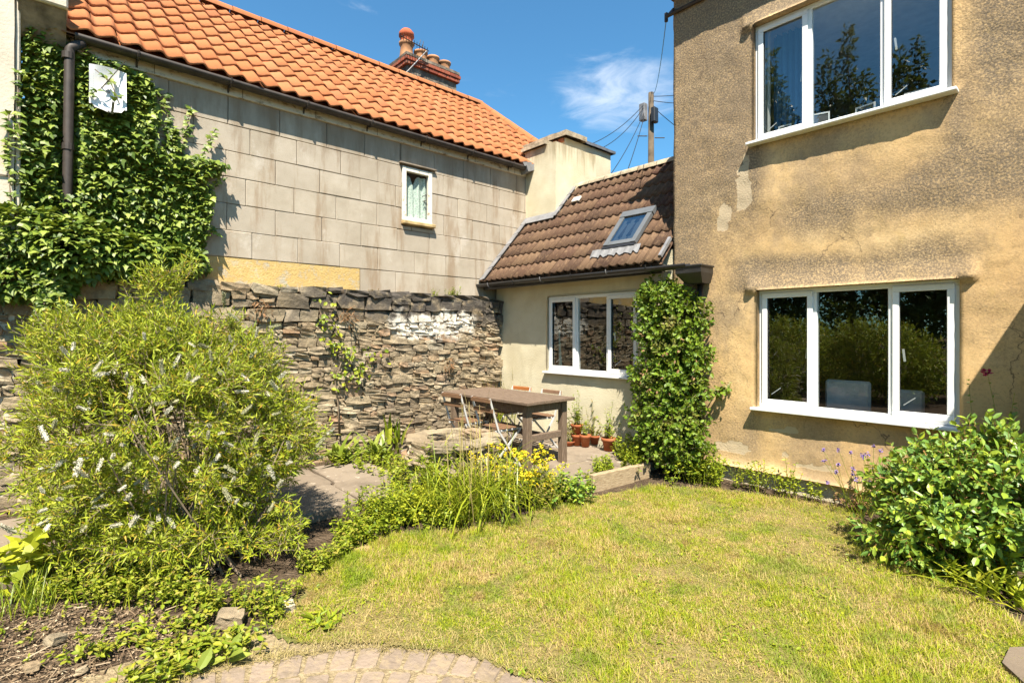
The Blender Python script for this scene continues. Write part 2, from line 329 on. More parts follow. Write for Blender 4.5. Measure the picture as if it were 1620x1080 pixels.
sk = t.math('ADD', t.math('MULTIPLY', t.noise(2.2, t.scale(t.pos(), (3.5,3.5,0.3)), detail=6, rough=0.7), 1.1), t.rng(p3.outputs[2], 3.9, 4.9, -0.35, 0.25))
c = t.mix(t.rng(sk, 0.55, 0.92, 0, 0.75), c, (0.27,0.205,0.11))
t.col(c); t.bump(t.math('ADD', t.vor(95), t.noise(50, detail=5)), 0.4, 0.008); M['cream_stained'] = t.m
t = NT('white_pvc', 0.4, 0.4); t.col(t.mix(t.rng(t.noise(7, t.scale(t.pos(), (2,2,1)), detail=6, rough=0.7), 0.52, 0.75, 0, 0.45), (0.78,0.78,0.765), (0.60,0.58,0.53))); M['pvc'] = t.m
t = NT('flaking_white_paint', 0.7, 0.3)
c = t.mix(t.rng(t.noise(14, detail=7, rough=0.7), 0.56, 0.68), (0.70,0.65,0.55), (0.30,0.21,0.13)); t.col(c); t.bump(t.noise(30, detail=5), 0.5, 0.006); M['oldwhite'] = t.m
t = NT('peeling_fascia', 0.8, 0.25)
c = t.mix(t.rng(t.noise(7, t.scale(t.pos(), (1,1,2.5)), detail=8, rough=0.75), 0.5, 0.66), (0.56,0.50,0.40), (0.20,0.145,0.09)); t.col(c); M['fascia'] = t.m
M['black'] = plain('black_plastic', (0.022,0.021,0.021), 0.38, 0.5, 0.2)
M['iron'] = plain('dark_iron_gutter', (0.045,0.034,0.028), 0.6, 0.4, 0.4)
M['lead'] = plain('lead_flashing', (0.20,0.195,0.20), 0.55, 0.4, 0.3, 0.3, 25)
M['glass'] = glassmat('window_glass', 2.7)
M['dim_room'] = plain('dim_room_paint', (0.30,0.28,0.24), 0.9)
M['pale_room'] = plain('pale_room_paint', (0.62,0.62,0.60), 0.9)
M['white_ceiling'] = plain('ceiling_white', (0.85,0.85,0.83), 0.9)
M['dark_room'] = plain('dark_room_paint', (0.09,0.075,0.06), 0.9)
M['coping'] = plain('coping_stone', (0.36,0.29,0.20), 0.95, 0.2, 0.45, 0.8, 30)
M['slate'] = plain('slate', (0.13,0.13,0.14), 0.6, 0.3, 0.3)
# ============================================================ generic window of white plastic frames
def pvc_window(house, X0, X1, z0, z1, posts, Y, opening, label, sill_w=0.07):
    """outer frame on the plane Y (front face), panes split at posts; opening[i] says which lights are casements"""
    fw = 0.048; xs = [X0]+posts+[X1]
    m = MB(); d0, d1 = Y, Y+0.062
    m.cbox(X0, X1, d0, d1, z0, z0+fw, 0.005); m.cbox(X0, X1, d0, d1, z1-fw, z1, 0.005)
    m.cbox(X0, X0+fw, d0, d1, z0+fw, z1-fw, 0.005); m.cbox(X1-fw, X1, d0, d1, z0+fw, z1-fw, 0.005)
    for p in posts: m.cbox(p-fw*0.5, p+fw*0.5, d0, d1, z0+fw, z1-fw, 0.005)
    w = m.build('window', M['pvc'], house); w['label'] = label
    for i in range(len(xs)-1):
        a = xs[i]+(fw if i == 0 else fw/2); b = xs[i+1]-(fw if i == len(xs)-2 else fw/2); lo, hi = z0+fw, z1-fw
        if opening[i]:
            c = MB(); e = 0.052; g = 0.014; a2, b2, l2, h2 = a-g, b+g, lo-g, hi+g; y0, y1 = Y-0.016, Y-0.0015
            c.cbox(a2, b2, y0, y1, l2, l2+e, 0.004); c.cbox(a2, b2, y0, y1, h2-e, h2, 0.004)
            c.cbox(a2, a2+e, y0, y1, l2+e, h2-e, 0.004); c.cbox(b2-e, b2, y0, y1, l2+e, h2-e, 0.004)
            c.build('casement', M['pvc'], w); a, b, lo, hi = a2+e-0.004, b2-e+0.004, l2+e-0.004, h2-e+0.004
            q = MB().quad((a-0.01,Y+0.012,lo-0.01),(b+0.01,Y+0.012,lo-0.01),(b+0.01,Y+0.012,hi+0.01),(a-0.01,Y+0.012,hi+0.01))
            s = MB()
            for (xa, xb) in ((a-0.012,a+0.004),(b-0.004,b+0.012)): s.box(xa, xb, Y-0.006, Y+0.02, lo-0.012, hi+0.012)
            s.build('gasket', M['black'], w)
            h = MB(); hx = (b-0.02) if i == 0 else (a+0.02); hs = -1 if i == 0 else 1; h.bar((hx,Y+0.05,(lo+hi)/2+0.02),(hx+hs*0.012,Y+0.05,(lo+hi)/2-0.09),0.018,0.014); h.build('handle', M['pvc'], w)
            h = MB(); h.bar((a+0.02,Y+0.06,lo+0.05),(a+0.10,Y+0.09,lo+0.12),0.012,0.006); h.build('stay', M['pvc'], w)
        else:
            q = MB().quad((a-0.006,Y+0.022,lo-0.006),(b+0.006,Y+0.022,lo-0.006),(b+0.006,Y+0.022,hi+0.006),(a-0.006,Y+0.022,hi+0.006))
        q.build('pane', M['glass'], w)
    s = MB(); s.cbox(X0-0.045, X1+0.045, Y-sill_w-0.02, Y+0.004, z0-0.030, z0-0.002, 0.006); s.build('sill', M['pvc'], w)
    return w
def room(house, X0, X1, Y0, Y1, z0, z1, m, ceil=None):
    b = MB(); b.quad((X0,Y1,z0),(X1,Y1,z0),(X1,Y1,z1),(X0,Y1,z1)); b.quad((X0,Y0,z0),(X0,Y1,z0),(X0,Y1,z1),(X0,Y0,z1))
    b.quad((X1,Y0,z0),(X1,Y1,z0),(X1,Y1,z1),(X1,Y0,z1)); b.quad((X0,Y0,z0),(X1,Y0,z0),(X1,Y1,z0),(X0,Y1,z0))
    b.build('room_wall', m, house); c = MB(); c.quad((X0,Y0,z1),(X1,Y0,z1),(X1,Y1,z1),(X0,Y1,z1)); c.build('room_ceiling', ceil or m, house)
# ============================================================ the tall ochre house
HY, HX = 5.60, -3.35
TH = thing('rendered_house', (-1.0, HY+2, 0), 'tall house in weathered ochre roughcast with two white triple windows', 'house')
WIN_L = (-2.37, -0.74, 0.83, 2.05); WIN_U = (-2.41, -0.79, 3.60, 4.84)
def lines(a, b, step, keep):
    k = sorted(set(keep+[a, b])); out = []
    for p, q in zip(k[:-1], k[1:]):
        n = max(1, int(round((q-p)/step))); out += [p+(q-p)*i/n for i in range(n)]
    return np.array(out+[b])
gx = lines(HX, 2.6, 0.032, [WIN_L[0],WIN_L[1],WIN_U[0],WIN_U[1]]); gz = lines(0.165, 5.62, 0.032, [WIN_L[2]-0.03,WIN_L[3],WIN_U[2]-0.03,WIN_U[3]])
GX, GZ = np.meshgrid(gx, gz, indexing='ij'); P3 = np.stack([GX, GX*0, GZ], -1)
dsp = 0.030*(fbm(P3*1.6, 3, 3)-0.5) + 0.014*(fbm(P3*6, 8, 3)-0.5) + 0.006*(vnoise(P3*24, 5)-0.5)
for (a, b, z0, z1) in (WIN_L, WIN_U):
    w = sstep(a-0.13, a-0.09, GX)*(1-sstep(b+0.09, b+0.13, GX)); h = np.where(GZ >= z1-1e-6, np.clip(1-(GZ-z1)/0.20, 0, 1)**1.4, 0)
    dsp = dsp + 0.052*w*h
    edge = np.minimum(np.abs(GX-a), np.abs(GX-b)); band = (GZ > z0-0.05) & (GZ < z1+0.02) & (edge < 0.03)
    dsp = np.where(band, dsp*0.5, dsp)
dsp += 0.035*np.clip(1-(GZ-0.165)/0.10, 0, 1)**1.5
# plaster that has come away beside the upper sill and low on the wall
def blob(cx, cz, rx, rz, sd, th=0.5):
    q = fbm(P3*np.array([5.0,1,4.0])+sd, sd, 4); r = np.sqrt(((GX-cx)/rx)**2+((GZ-cz)/rz)**2); return sstep(th-0.03, th+0.03, 1-r+(q-0.5)*1.5)
cpa = on_y(1178, 300, HY); flake = np.maximum.reduce([blob(cpa.x, cpa.z, 0.20, 0.42, 4, 0.30), blob(cpa.x-0.25, cpa.z-0.2, 0.10, 0.2, 9, 0.36), blob(-2.5, 0.36, 0.5, 0.09, 13, 0.5), blob(-1.75, 0.3, 0.5, 0.06, 17, 0.55), blob(-2.2, 0.62, 0.35, 0.05, 21, 0.6)])
dsp -= flake*0.004
V = np.stack([GX + np.where(GX < HX+0.01, 0.012*(fbm(P3*np.array([0,0,4.0]), 31, 3)-0.5)*2, 0), HY-dsp, GZ], -1)
nx, nz = len(gx), len(gz); idx = np.arange(nx*nz).reshape(nx, nz); cx = (gx[:-1]+gx[1:])/2; cz = (gz[:-1]+gz[1:])/2
keep = np.ones((nx-1, nz-1), bool)
for (a, b, z0, z1) in (WIN_L, WIN_U): keep &= ~((cx[:,None] > a)&(cx[:,None] < b)&(cz[None] > z0-0.03)&(cz[None] < z1))
Q = np.stack([idx[:-1,:-1], idx[1:,:-1], idx[1:,1:], idx[:-1,1:]], -1)[keep]
# returns: left corner, under edge and window reveals pulled back from the wall edge
V = V.reshape(-1,3); extra = []; eq = []
def pull(seq, dy):
    global V
    b = len(V)+sum(len(e) for e in extra); s = V[seq].copy(); s[:,1] = HY+dy; extra.append(s)
    for i in range(len(seq)-1): eq.append((seq[i], seq[i+1], b+i+1, b+i))
pull(idx[0,:], 0.30); pull(idx[:,0], 0.08)
for (a, b, z0, z1) in (WIN_L, WIN_U):
    ia, ib = np.argmin(abs(gx-a)), np.argmin(abs(gx-b)); ja, jb = np.argmin(abs(gz-(z0-0.03))), np.argmin(abs(gz-z1))
    pull(idx[ia,ja:jb+1], 0.12); pull(idx[ib,ja:jb+1], 0.12); pull(idx[ia:ib+1,jb], 0.12); pull(idx[ia:ib+1,ja], 0.12)
nV = len(V); Vall = np.concatenate([V]+extra); Qall = np.concatenate([Q, np.array(eq)])
wall = put('wall', Vall, M['ochre'], TH, True, quads=Qall)
def stainf():
    n1 = fbm(P3*1.1+3, 41, 4); n2 = fbm(P3*np.array([3.5,1,0.7]), 47, 4); s = np.zeros_like(GX)
    s += 1.25*sstep(-2.15, -2.75, GX+0.5*(n1-0.5))*sstep(1.7, 3.4, GZ+1.0*(n1-0.5)) + 0.5*sstep(-2.6,-3.2,GX)                    # left edge, upper half
    s += 0.9*sstep(-2.0, -2.9, GX)*sstep(4.2, 5.0, GZ) + 0.8*sstep(-0.80,-0.5,GX)*sstep(3.0,3.9,GZ+0.9*(n1-0.5)) + 0.4*np.exp(-((GZ-2.85+0.5*(n1-0.5))/0.28)**2)*sstep(-2.5,-1.9,GX)
    for (a, b, z0, z1) in (WIN_L,): s += 1.1*sstep(a-0.45, a-0.05, GX)*(1-sstep(b+0.0, b+0.25, GX))*sstep(z1-0.02, z1+0.02, GZ)*(1-sstep(z1+0.18, z1+0.42, GZ+0.3*(n1-0.5)))
    s += 0.9*sstep(WIN_U[0]-0.1, WIN_U[0]+0.1, GX)*sstep(WIN_U[3], WIN_U[3]+0.03, GZ)
    c = on_y(1560, 275, HY); s += 1.15*np.exp(-(((GX-c.x)/0.55)**2+((GZ-c.z)/0.26)**2))
    c = on_y(1400, 318, HY); s += 0.75*np.exp(-(((GX-c.x)/0.6)**2+((GZ-c.z)/0.16)**2))
    c = on_y(1580, 150, HY); s += 0.55*np.exp(-(((GX-c.x)/0.3)**2+((GZ-c.z)/0.7)**2))
    c = on_y(1165, 690, HY); s += 0.45*np.exp(-(((GX-c.x)/0.3)**2+((GZ-c.z)/0.25)**2))
    s += 0.5*sstep(WIN_U[2]-1.3,WIN_U[2]-0.05,GZ)*(GZ < WIN_U[2])*(np.exp(-((GX-WIN_U[0]+0.02)/0.10)**2)+np.exp(-((GX-WIN_U[1]-0.02)/0.10)**2)) + 0.45*sstep(0.1,0.8,GZ)*(GZ < WIN_L[2])*(np.exp(-((GX-WIN_L[0]+0.03)/0.09)**2)+np.exp(-((GX-WIN_L[1])/0.1)**2))
    return np.clip(s*(0.35+1.2*n2) + 0.30*sstep(0.52, 0.72, n1), 0, 1)
sta = stainf()
n3 = fbm(P3*0.9+9, 61, 3); smo = np.clip(sstep(3.3, 3.0, GZ)*sstep(-3.0, -2.2, GX+0.6*(n3-0.5)) + sstep(3.7, 3.45, GZ)*sstep(-2.6, -2.2, GX), 0, 1)*(1-0.8*sta)
for nm, arr in (('stain', sta), ('flake', flake), ('smooth', smo)):
    at = wall.data.attributes.new(nm, 'FLOAT', 'POINT'); a = np.zeros(len(Vall)); a[:nV] = arr.ravel()
    at.data.foreach_set('value', a.astype(np.float32))
# plinth, side and back walls, roof with its overhanging eaves
m = MB(); m.box(HX+0.02, 2.6, HY+0.028, HY+0.25, -0.15, 0.19); m.build('plinth', M['cream'], TH)
m = MB(); m.box(HX+0.004, HX+0.25, HY+0.25, 10.4, -0.1, 5.6); m.box(2.35, 2.6, HY+0.25, 10.4, -0.1, 5.6); m.box(HX+0.25, 2.35, 10.15, 10.4, -0.1, 5.6); m.build('back_wall', M['ochre'], TH)
m = MB(); m.add([(HX-0.06,HY-0.24,5.60),(2.7,HY-0.24,5.60),(0.6,8.0,7.3),(HX+2.4,8.0,7.3),(2.7,10.6,5.6),(HX-0.06,10.6,5.6)], [(0,1,2,3),(3,2,4,5),(0,3,5),(1,4,2),(0,5,4,1)]); m.build('roof', M['brown_tile'], TH)
m = MB(); m.tube([(HX-0.08,HY-0.02,5.39),(HX+0.9,HY-0.025,5.385),(2.6,HY-0.03,5.39)], 0.022, 6); m.build('cable_band', M['iron'], TH)
pvc_window(TH, *WIN_L, [-1.84,-1.215], HY+0.045, (1,0,1), 'ground floor triple window in white plastic frame', 0.115)
pvc_window(TH, *WIN_U, [-1.885,-1.275], HY+0.045, (1,0,1), 'upper floor triple window in white plastic frame', 0.125)
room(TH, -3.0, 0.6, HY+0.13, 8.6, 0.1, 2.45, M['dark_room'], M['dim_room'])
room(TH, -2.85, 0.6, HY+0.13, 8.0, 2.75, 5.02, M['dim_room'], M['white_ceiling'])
m = MB()
for (a, b, z0, z1) in (WIN_L, WIN_U): m = MB(); m.box(a-0.3, b+0.3, HY+0.122, HY+0.30, z0-0.06, z0-0.032); m.build('inner_ledge', M['pvc'], TH)
# porch wing that stands just right of the picture and shades the wall beside the window
PW = thing('porch', (0.8, HY-0.5, 0), 'small rendered porch against the ochre house beyond the right edge', 'porch')
c0 = on_y(1620, 480, HY); xw = 0.12; zt = c0.z + (xw-c0.x)*SUN_TO.z/SUN_TO.x
m = MB(); m.cbox(xw, 1.5, HY-0.95, HY-0.04, -0.05, zt-0.08, 0.01); m.build('wall', M['ochre'], PW)
m = MB(); m.cbox(xw-0.004, 1.6, HY-1.0, HY-0.04, zt-0.08, zt, 0.008); m.build('roof', M['lead'], PW)
# ============================================================ the low cream cottage
CT = thing('cottage', (-5.0, HY+0.6, 0), 'low cream rendered cottage with brown tiled roof and skylight', 'cottage')
CW = (-5.46, -3.86, 1.04, 2.14); CY = HY+0.02
gx = lines(-6.62, HX+0.03, 0.04, [CW[0],CW[1]]); gz = lines(-0.02, 2.60, 0.04, [CW[2]-0.02,CW[3]]); GX, GZ = np.meshgrid(gx, gz, indexing='ij'); P3 = np.stack([GX,GX*0,GZ],-1)
dsp = 0.022*(fbm(P3*1.8, 71, 3)-0.5)+0.008*(fbm(P3*7, 75, 3)-0.5)
V = np.stack([GX, CY-dsp, GZ], -1).reshape(-1,3); nx, nz = len(gx), len(gz); idx = np.arange(nx*nz).reshape(nx,nz); cx = (gx[:-1]+gx[1:])/2; cz = (gz[:-1]+gz[1:])/2
keep = ~((cx[:,None] > CW[0])&(cx[:,None] < CW[1])&(cz[None] > CW[2]-0.02)&(cz[None] < CW[3]))
Q = np.stack([idx[:-1,:-1], idx[1:,:-1], idx[1:,1:], idx[:-1,1:]], -1)[keep]; extra = []; eq = []; HYs = HY; HY = CY
ia, ib = np.argmin(abs(gx-CW[0])), np.argmin(abs(gx-CW[1])); ja, jb = np.argmin(abs(gz-(CW[2]-0.02))), np.argmin(abs(gz-CW[3]))
pull(idx[ia,ja:jb+1], 0.12); pull(idx[ib,ja:jb+1], 0.12); pull(idx[ia:ib+1,jb], 0.12); pull(idx[ia:ib+1,ja], 0.12); HY = HYs
put('wall', np.concatenate([V]+extra), M['cream'], CT, True, quads=np.concatenate([Q, np.array(eq)]))
pvc_window(CT, *CW, [-4.91,-4.36], CY+0.03, (1,0,1), 'triple casement window in white plastic frame')
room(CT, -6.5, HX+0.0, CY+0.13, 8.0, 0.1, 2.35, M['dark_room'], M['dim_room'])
m = MB(); m.add([(CW[0]+0.06,CY+0.19,1.1),(CW[0]+0.13,CY+0.19,1.1),(CW[0]+0.08,CY+0.19,1.62),(CW[0]+0.06,CY+0.19,1.66)], [(0,1,2,3)]); m.build('curtain', plain('pale_green_cloth', (0.34,0.52,0.44), 0.9), CT)
E0 = Vector((0, 5.33, 2.42)); E1 = Vector((0, 6.85, 4.10)); SL = (E1-E0).length; UPS = (E1-E0).normalized(); NRM = Vector((1,0,0)).cross(UPS).normalized()
def roofpt(X, s, h=0.0): return Vector((X,0,0))+E0+UPS*s+NRM*h
def on_roof(px, py):
    d = ray(px, py); t = (E0-Vector((0,0,EYE))).dot(NRM)/d.dot(NRM); p = Vector((0,0,EYE))+d*t; return p.x, (p-E0).dot(UPS)
RX0, RX1 = -6.68, HX-0.005; nC = 13; tw = (RX1-RX0)/nC; nR = 8; gg = SL/nR
SX, SY = -5.98, 6.36                                       # corner of the cream stack that stands in this roof
roofC = MB(); roofC.add([roofpt(RX0,0.0,-0.03), roofpt(RX1,0.0,-0.03), roofpt(RX1,SL,-0.03), roofpt(RX0,SL,-0.03), (RX1,8.4,2.45), (RX0,8.4,2.45)], [(0,1,2,3),(3,2,4,5)])
roofC = roofC.build('roof', M['brown_tile'], CT)
def tile_template(n, prof, L, zf, zb, lip):
    V = []; F = []
    for k in range(n+1):
        u = k/n; z = prof(u); V += [(u, L, zb+z), (u, 0.0, zf+z), (u, 0.0, zf+z-lip), (u, 0.03, zf+z-lip)]
    for k in range(n):
        a = 4*k; b = a+4; F += [(a, a+1, b+1, b), (a+1, a+2, b+2, b+1)]
    return np.array(V), F
def droman(u): return 0.030*max(0.0, math.cos(2*math.pi*(2*u-0.5)))**0.8 - 0.004
tv, tf = tile_template(14, droman, gg+0.07, 0.034, 0.004, 0.026); tv[:,0] *= tw*0.992
ME_C = [mesh_np('brown_tile', tv, faces=tf, smooth=True) for k in range(3)]
Rm = Matrix((( 1,0,0),(0,UPS.y,NRM.y),(0,UPS.z,NRM.z)))
skx = [on_roof(957,397), on_roof(1005,388), on_roof(1042,338), on_roof(990,345)]
SKX0, SKX1 = (skx[0][0]+skx[3][0])/2, (skx[1][0]+skx[2][0])/2; SKS0, SKS1 = (skx[0][1]+skx[1][1])/2, (skx[2][1]+skx[3][1])/2
print('skylight', SKX0, SKX1, SKS0, SKS1)
for i in range(nR):
    for j in range(nC):
        X = RX0+j*tw; s = i*gg; Yc_ = 5.33+UPS.y*(s+gg*0.5)
        if X+tw*0.5 < SX and Yc_ > SY-0.04: continue
        o = link('tile', ME_C[(i*5+j*3)%3], M['brown_tile'], roofC)
        o.matrix_local = Matrix.Translation(roofpt(X+rnd.uniform(-.003,.003), s+rnd.uniform(-.008,.008))-ORG[CT.name]) @ (Rm @ Matrix.Rotation(rnd.uniform(-.012,.012), 3, 'Z')).to_4x4()
m = MB()
for j in range(8):
    a = -5.93+(RX1+5.93)*j/8; b = -5.93+(RX1+5.93)*(j+1)/8-0.008; V = []; F = []
    for k in range(9):
        an = math.pi*k/8; yy, zz = 6.87-0.12*math.cos(an), 4.075+0.095*math.sin(an)
        V += [(a,yy,zz),(b,yy,zz)]
    for k in range(8): F.append((2*k,2*k+1,2*k+3,2*k+2))
    MB().add(V,F).build('ridge_tile', M['coping'], roofC, True)
# skylight: dark frame, pale cladding, blue pane and a dressed apron of lead
def rbox(m, x0, x1, s0, s1, h0, h1):
    a = roofpt((x0+x1)/2, (s0+s1)/2, (h0+h1)/2); return m.obox(a, (abs(x1-x0)/2,0,0), UPS*(abs(s1-s0)/2), NRM*((h1-h0)/2))
m = MB(); e = 0.07
rbox(m, SKX0, SKX0+e, SKS0, SKS1, 0.03, 0.082); rbox(m, SKX1-e, SKX1, SKS0, SKS1, 0.03, 0.082); rbox(m, SKX0+e, SKX1-e, SKS0, SKS0+e, 0.03, 0.078)
rbox(m, SKX0-0.01, SKX1+0.01, SKS1-e, SKS1+0.05, 0.03, 0.09)
sk = m.build('skylight', plain('grey_aluminium', (0.115,0.12,0.125), 0.45, 0.5, 0.1), CT)
m = MB(); rbox(m, SKX0-0.004, SKX1+0.004, SKS0-0.05, SKS0-0.003, 0.03, 0.07); m.build('cover_strip', M['black'], sk)
m = MB(); m.quad(roofpt(SKX0+e,SKS0+e,0.072), roofpt(SKX1-e,SKS0+e,0.072), roofpt(SKX1-e,SKS1-e,0.072), roofpt(SKX0+e,SKS1-e,0.072)); m.build('pane', glassmat('skylight_glass', 3.0, (0.35,0.4,0.45)), sk)
m = MB(); m.quad(roofpt(SKX0,SKS0,0.034), roofpt(SKX1,SKS0,0.034), roofpt(SKX1,SKS1,0.034), roofpt(SKX0,SKS1,0.034)); m.build('blind', M['dim_room'], sk)
V = []; F = []; na = 40
for k in range(na+1):
    u = k/na; X = SKX0-0.16+(SKX1-SKX0+0.26)*u; z = droman(((X-RX0)/tw)%1.0)+0.036; zg = 0.05
    V += [roofpt(X, SKS0-0.04, zg+0.008), roofpt(X, SKS0-0.17+0.012*math.sin(9*u*6.28), z)]
for k in range(na): F.append((2*k,2*k+1,2*k+3,2*k+2))
MB().add(V,F).build('apron_flashing', plain('bright_lead', (0.20,0.195,0.195), 0.6, 0.3, 0.2), sk, True)
# lead steps up the wall side, around the stack, and the mortar-bedded pieces at the verge
for i in range(nR):
    s = i*gg; Yc_ = 5.33+UPS.y*(s+gg*0.5)
    if Yc_ < SY-0.02:
        m = MB(); a = roofpt(RX0+0.055, s+gg*0.5, 0.052); m.obox(a, (0.065,0,0.012), UPS*(gg*0.47), NRM*0.006); m.build('step_flashing', M['lead'], CT)
    else:
        m = MB(); a = roofpt(SX+0.045, s+gg*0.5, 0.055); m.obox(a, (0.055,0,0.01), UPS*(gg*0.47), NRM*0.006); m.build('step_flashing', M['lead'], CT)
m = MB(); sA = (SY-5.33)/UPS.y; m.obox(roofpt((RX0+SX)/2+0.03, sA-0.07, 0.055), ((SX-RX0)/2+0.03,0,0), UPS*0.085, NRM*0.006); m.build('apron_flashing', M['lead'], CT)
m = MB(); a = on_roof(915,320); m.obox(roofpt(a[0], a[1], 0.062), (0.075,0,0), UPS*0.055, NRM*0.012); m.build('mortar_patch', plain('pale_mortar', (0.62,0.57,0.49), 0.9, 0.2, 0.2, 0.5), CT)
m = MB(); m.obox(roofpt(HX-0.02, 0.22, 0.04), (0.018,0,0), UPS*0.16, NRM*0.02); m.build('abutment_mortar', M['lead'], CT)
# gutter of the cottage with brackets, the hopper head and its down pipe
def half_gutter(pts, r, name, m, parent, n=8):
    V = []; F = []; d = (Vector(pts[-1])-Vector(pts[0])).normalized(); sd = Vector((0,0,1)).cross(d).normalized()
    prof = [(-r,0.0)]+[(-r*math.cos(math.pi*k/n), -r*math.sin(math.pi*k/n)) for k in range(n+1)]+[(r,0.006)]+[(r*0.88*math.cos(math.pi*k/n), -r*0.88*math.sin(math.pi*k/n)) for k in range(n+1)]
    for p in pts:
        for (a, b) in prof: V.append(Vector(p)+sd*a+Vector((0,0,b)))
    k0 = len(prof)
    for i in range(len(pts)-1):
        for k in range(k0): F.append((i*k0+k, i*k0+(k+1)%k0, (i+1)*k0+(k+1)%k0, (i+1)*k0+k))
    return MB().add(V,F).build(name, m, parent, True)
GYc = 5.30; gut = half_gutter([(-6.72,GYc,2.392),(-5.6,GYc,2.386),(-4.4,GYc,2.376),(-3.32,GYc,2.366),(-3.0,GYc,2.366)], 0.056, 'gutter', M['black'], CT)
for k in range(6):
    X = -6.4+k*0.58; m = MB(); m.tube([(X,GYc+0.062*math.cos(a),2.386-0.062*math.sin(a)) for a in np.linspace(-0.15,math.pi+0.15,9)], 0.006, 5); m.build('bracket', M['lead'] if k%2 == 0 else M['black'], gut)
m = MB(); m.box(-6.66, HX-0.01, 5.375, 5.40, 2.30, 2.44); m.build('fascia', M['black'], CT)
m = MB(); m.box(-6.62, HX-0.01, 5.40, CY-0.02, 2.38, 2.40); m.build('soffit', M['dark_room'], CT)
RP = thing('rainwater_pipe', (-3.02, 5.46, 0), 'black plastic hopper head and down pipe at the corner of both houses', 'drainpipe')
hp = on_y(1075, 436, 5.36); hq = on_y(1111, 436, 5.30); hx0, hx1 = hp.x, hq.x; print('hopper', hx0, hx1)
m = MB(); m.add([(hx0,5.27,2.335),(hx1,5.27,2.335),(hx1,5.54,2.335),(hx0,5.54,2.335),(hx0,5.27,2.26),(hx1,5.27,2.26),(hx1,5.54,2.26),(hx0,5.54,2.26),(hx0+0.07,5.36,2.15),(hx1-0.03,5.36,2.15),(hx1-0.03,5.54,2.15),(hx0+0.07,5.54,2.15)],
    [(0,1,5,4),(1,2,6,5),(2,3,7,6),(3,0,4,7),(4,5,9,8),(5,6,10,9),(6,7,11,10),(7,4,8,11),(8,9,10,11)])
m.cbox(hx0-0.012, hx1+0.012, 5.258, 5.55, 2.325, 2.345, 0.004); m.build('hopper_head', M['black'], RP)
m = MB(); m.tube([((hx0+hx1)/2+0.02,5.50,2.2),((hx0+hx1)/2+0.02,5.51,1.2),((hx0+hx1)/2+0.02,5.51,0.05)], 0.036, 12); m.build('pipe', M['black'], RP, True)
for z in (1.9, 1.0): m = MB(); m.tube([((hx0+hx1)/2+0.02,5.51,z),((hx0+hx1)/2+0.02,5.51,z+0.05)], 0.044, 12); m.build('pipe_clip', M['black'], RP)
# ============================================================ cream stack between the two roofs
ST = thing('chimney_stack', (-6.3, 7.2, 2.4), 'stout cream rendered chimney stack, streaked brown, behind the cottage roof', 'chimney')
def rough_box(x0, x1, y0, y1, z0, z1, amp=0.012, step=0.07, sd=0):
    parts = MB(); n = lambda a, b: max(1, int((b-a)/step))
    for (o, u, v) in (((x0,y0,z0),(x1-x0,0,0),(0,0,z1-z0)), ((x1,y0,z0),(0,y1-y0,0),(0,0,z1-z0)), ((x0,y1,z0),(0,y0-y1,0),(0,0,z1-z0)), ((x1,y1,z0),(x0-x1,0,0),(0,0,z1-z0)), ((x0,y0,z1),(x1-x0,0,0),(0,y1-y0,0))):
        o, u, v = map(np.array, (o,u,v)); a, b = n(0,np.linalg.norm(u)), n(0,np.linalg.norm(v))
        G = o + np.linspace(0,1,a+1)[:,None,None]*u + np.linspace(0,1,b+1)[None,:,None]*v
        nz_ = np.stack([fbm(G*3.1+k*17+sd, 5+k, 3)-0.5 for k in range(3)], -1)*2*amp; G = G+nz_; k = np.arange((a+1)*(b+1)).reshape(a+1,b+1)
        parts.add(G.reshape(-1,3), np.stack([k[:-1,:-1],k[1:,:-1],k[1:,1:],k[:-1,1:]],-1).reshape(-1,4))
    return parts
rough_box(-6.72, SX, SY, 7.40, 2.3, 4.78).build('lower_stack', M['cream_stained'], ST, True)
rough_box(-7.3, -6.2, 6.84, 8.12, 2.3, 5.02, sd=3).build('upper_stack', M['cream'], ST, True)
rough_box(-6.76, SX-0.2, SY-0.05, 7.2, 4.785, 4.845, 0.02, 0.05, 5).build('coping', M['coping'], ST, True)
rough_box(-7.32, -6.10, 6.74, 7.30, 5.025, 5.115, 0.025, 0.05, 8).build('coping', M['coping'], ST, True)
rough_box(-7.32, -6.14, 7.31, 8.20, 5.025, 5.075, 0.008, 0.08, 9).build('capping_slate', M['slate'], ST, True)
m = MB(); m.cbox(-7.0,-6.3,6.84,6.98,5.0,5.03,0.01)
for k in range(5): m = MB(); m.cbox(-6.9+k*0.14,-6.78+k*0.14,6.80,6.90,4.955,5.02,0.006); m.build('brick', plain('old_brick%d'%k, (0.33,0.12,0.06), 0.9, 0.2, 0.4), ST)
m = MB(); m.obox((-6.62,6.29,4.43),(0.13,0,0.02),(0,0.09,0.03),(0,-0.02,0.05)); m.obox((-6.56,6.22,4.50),(0.06,0,0.0),(0,0.10,0.02),(0,-0.02,0.03)); m.build('lead_dressing', M['lead'], ST)
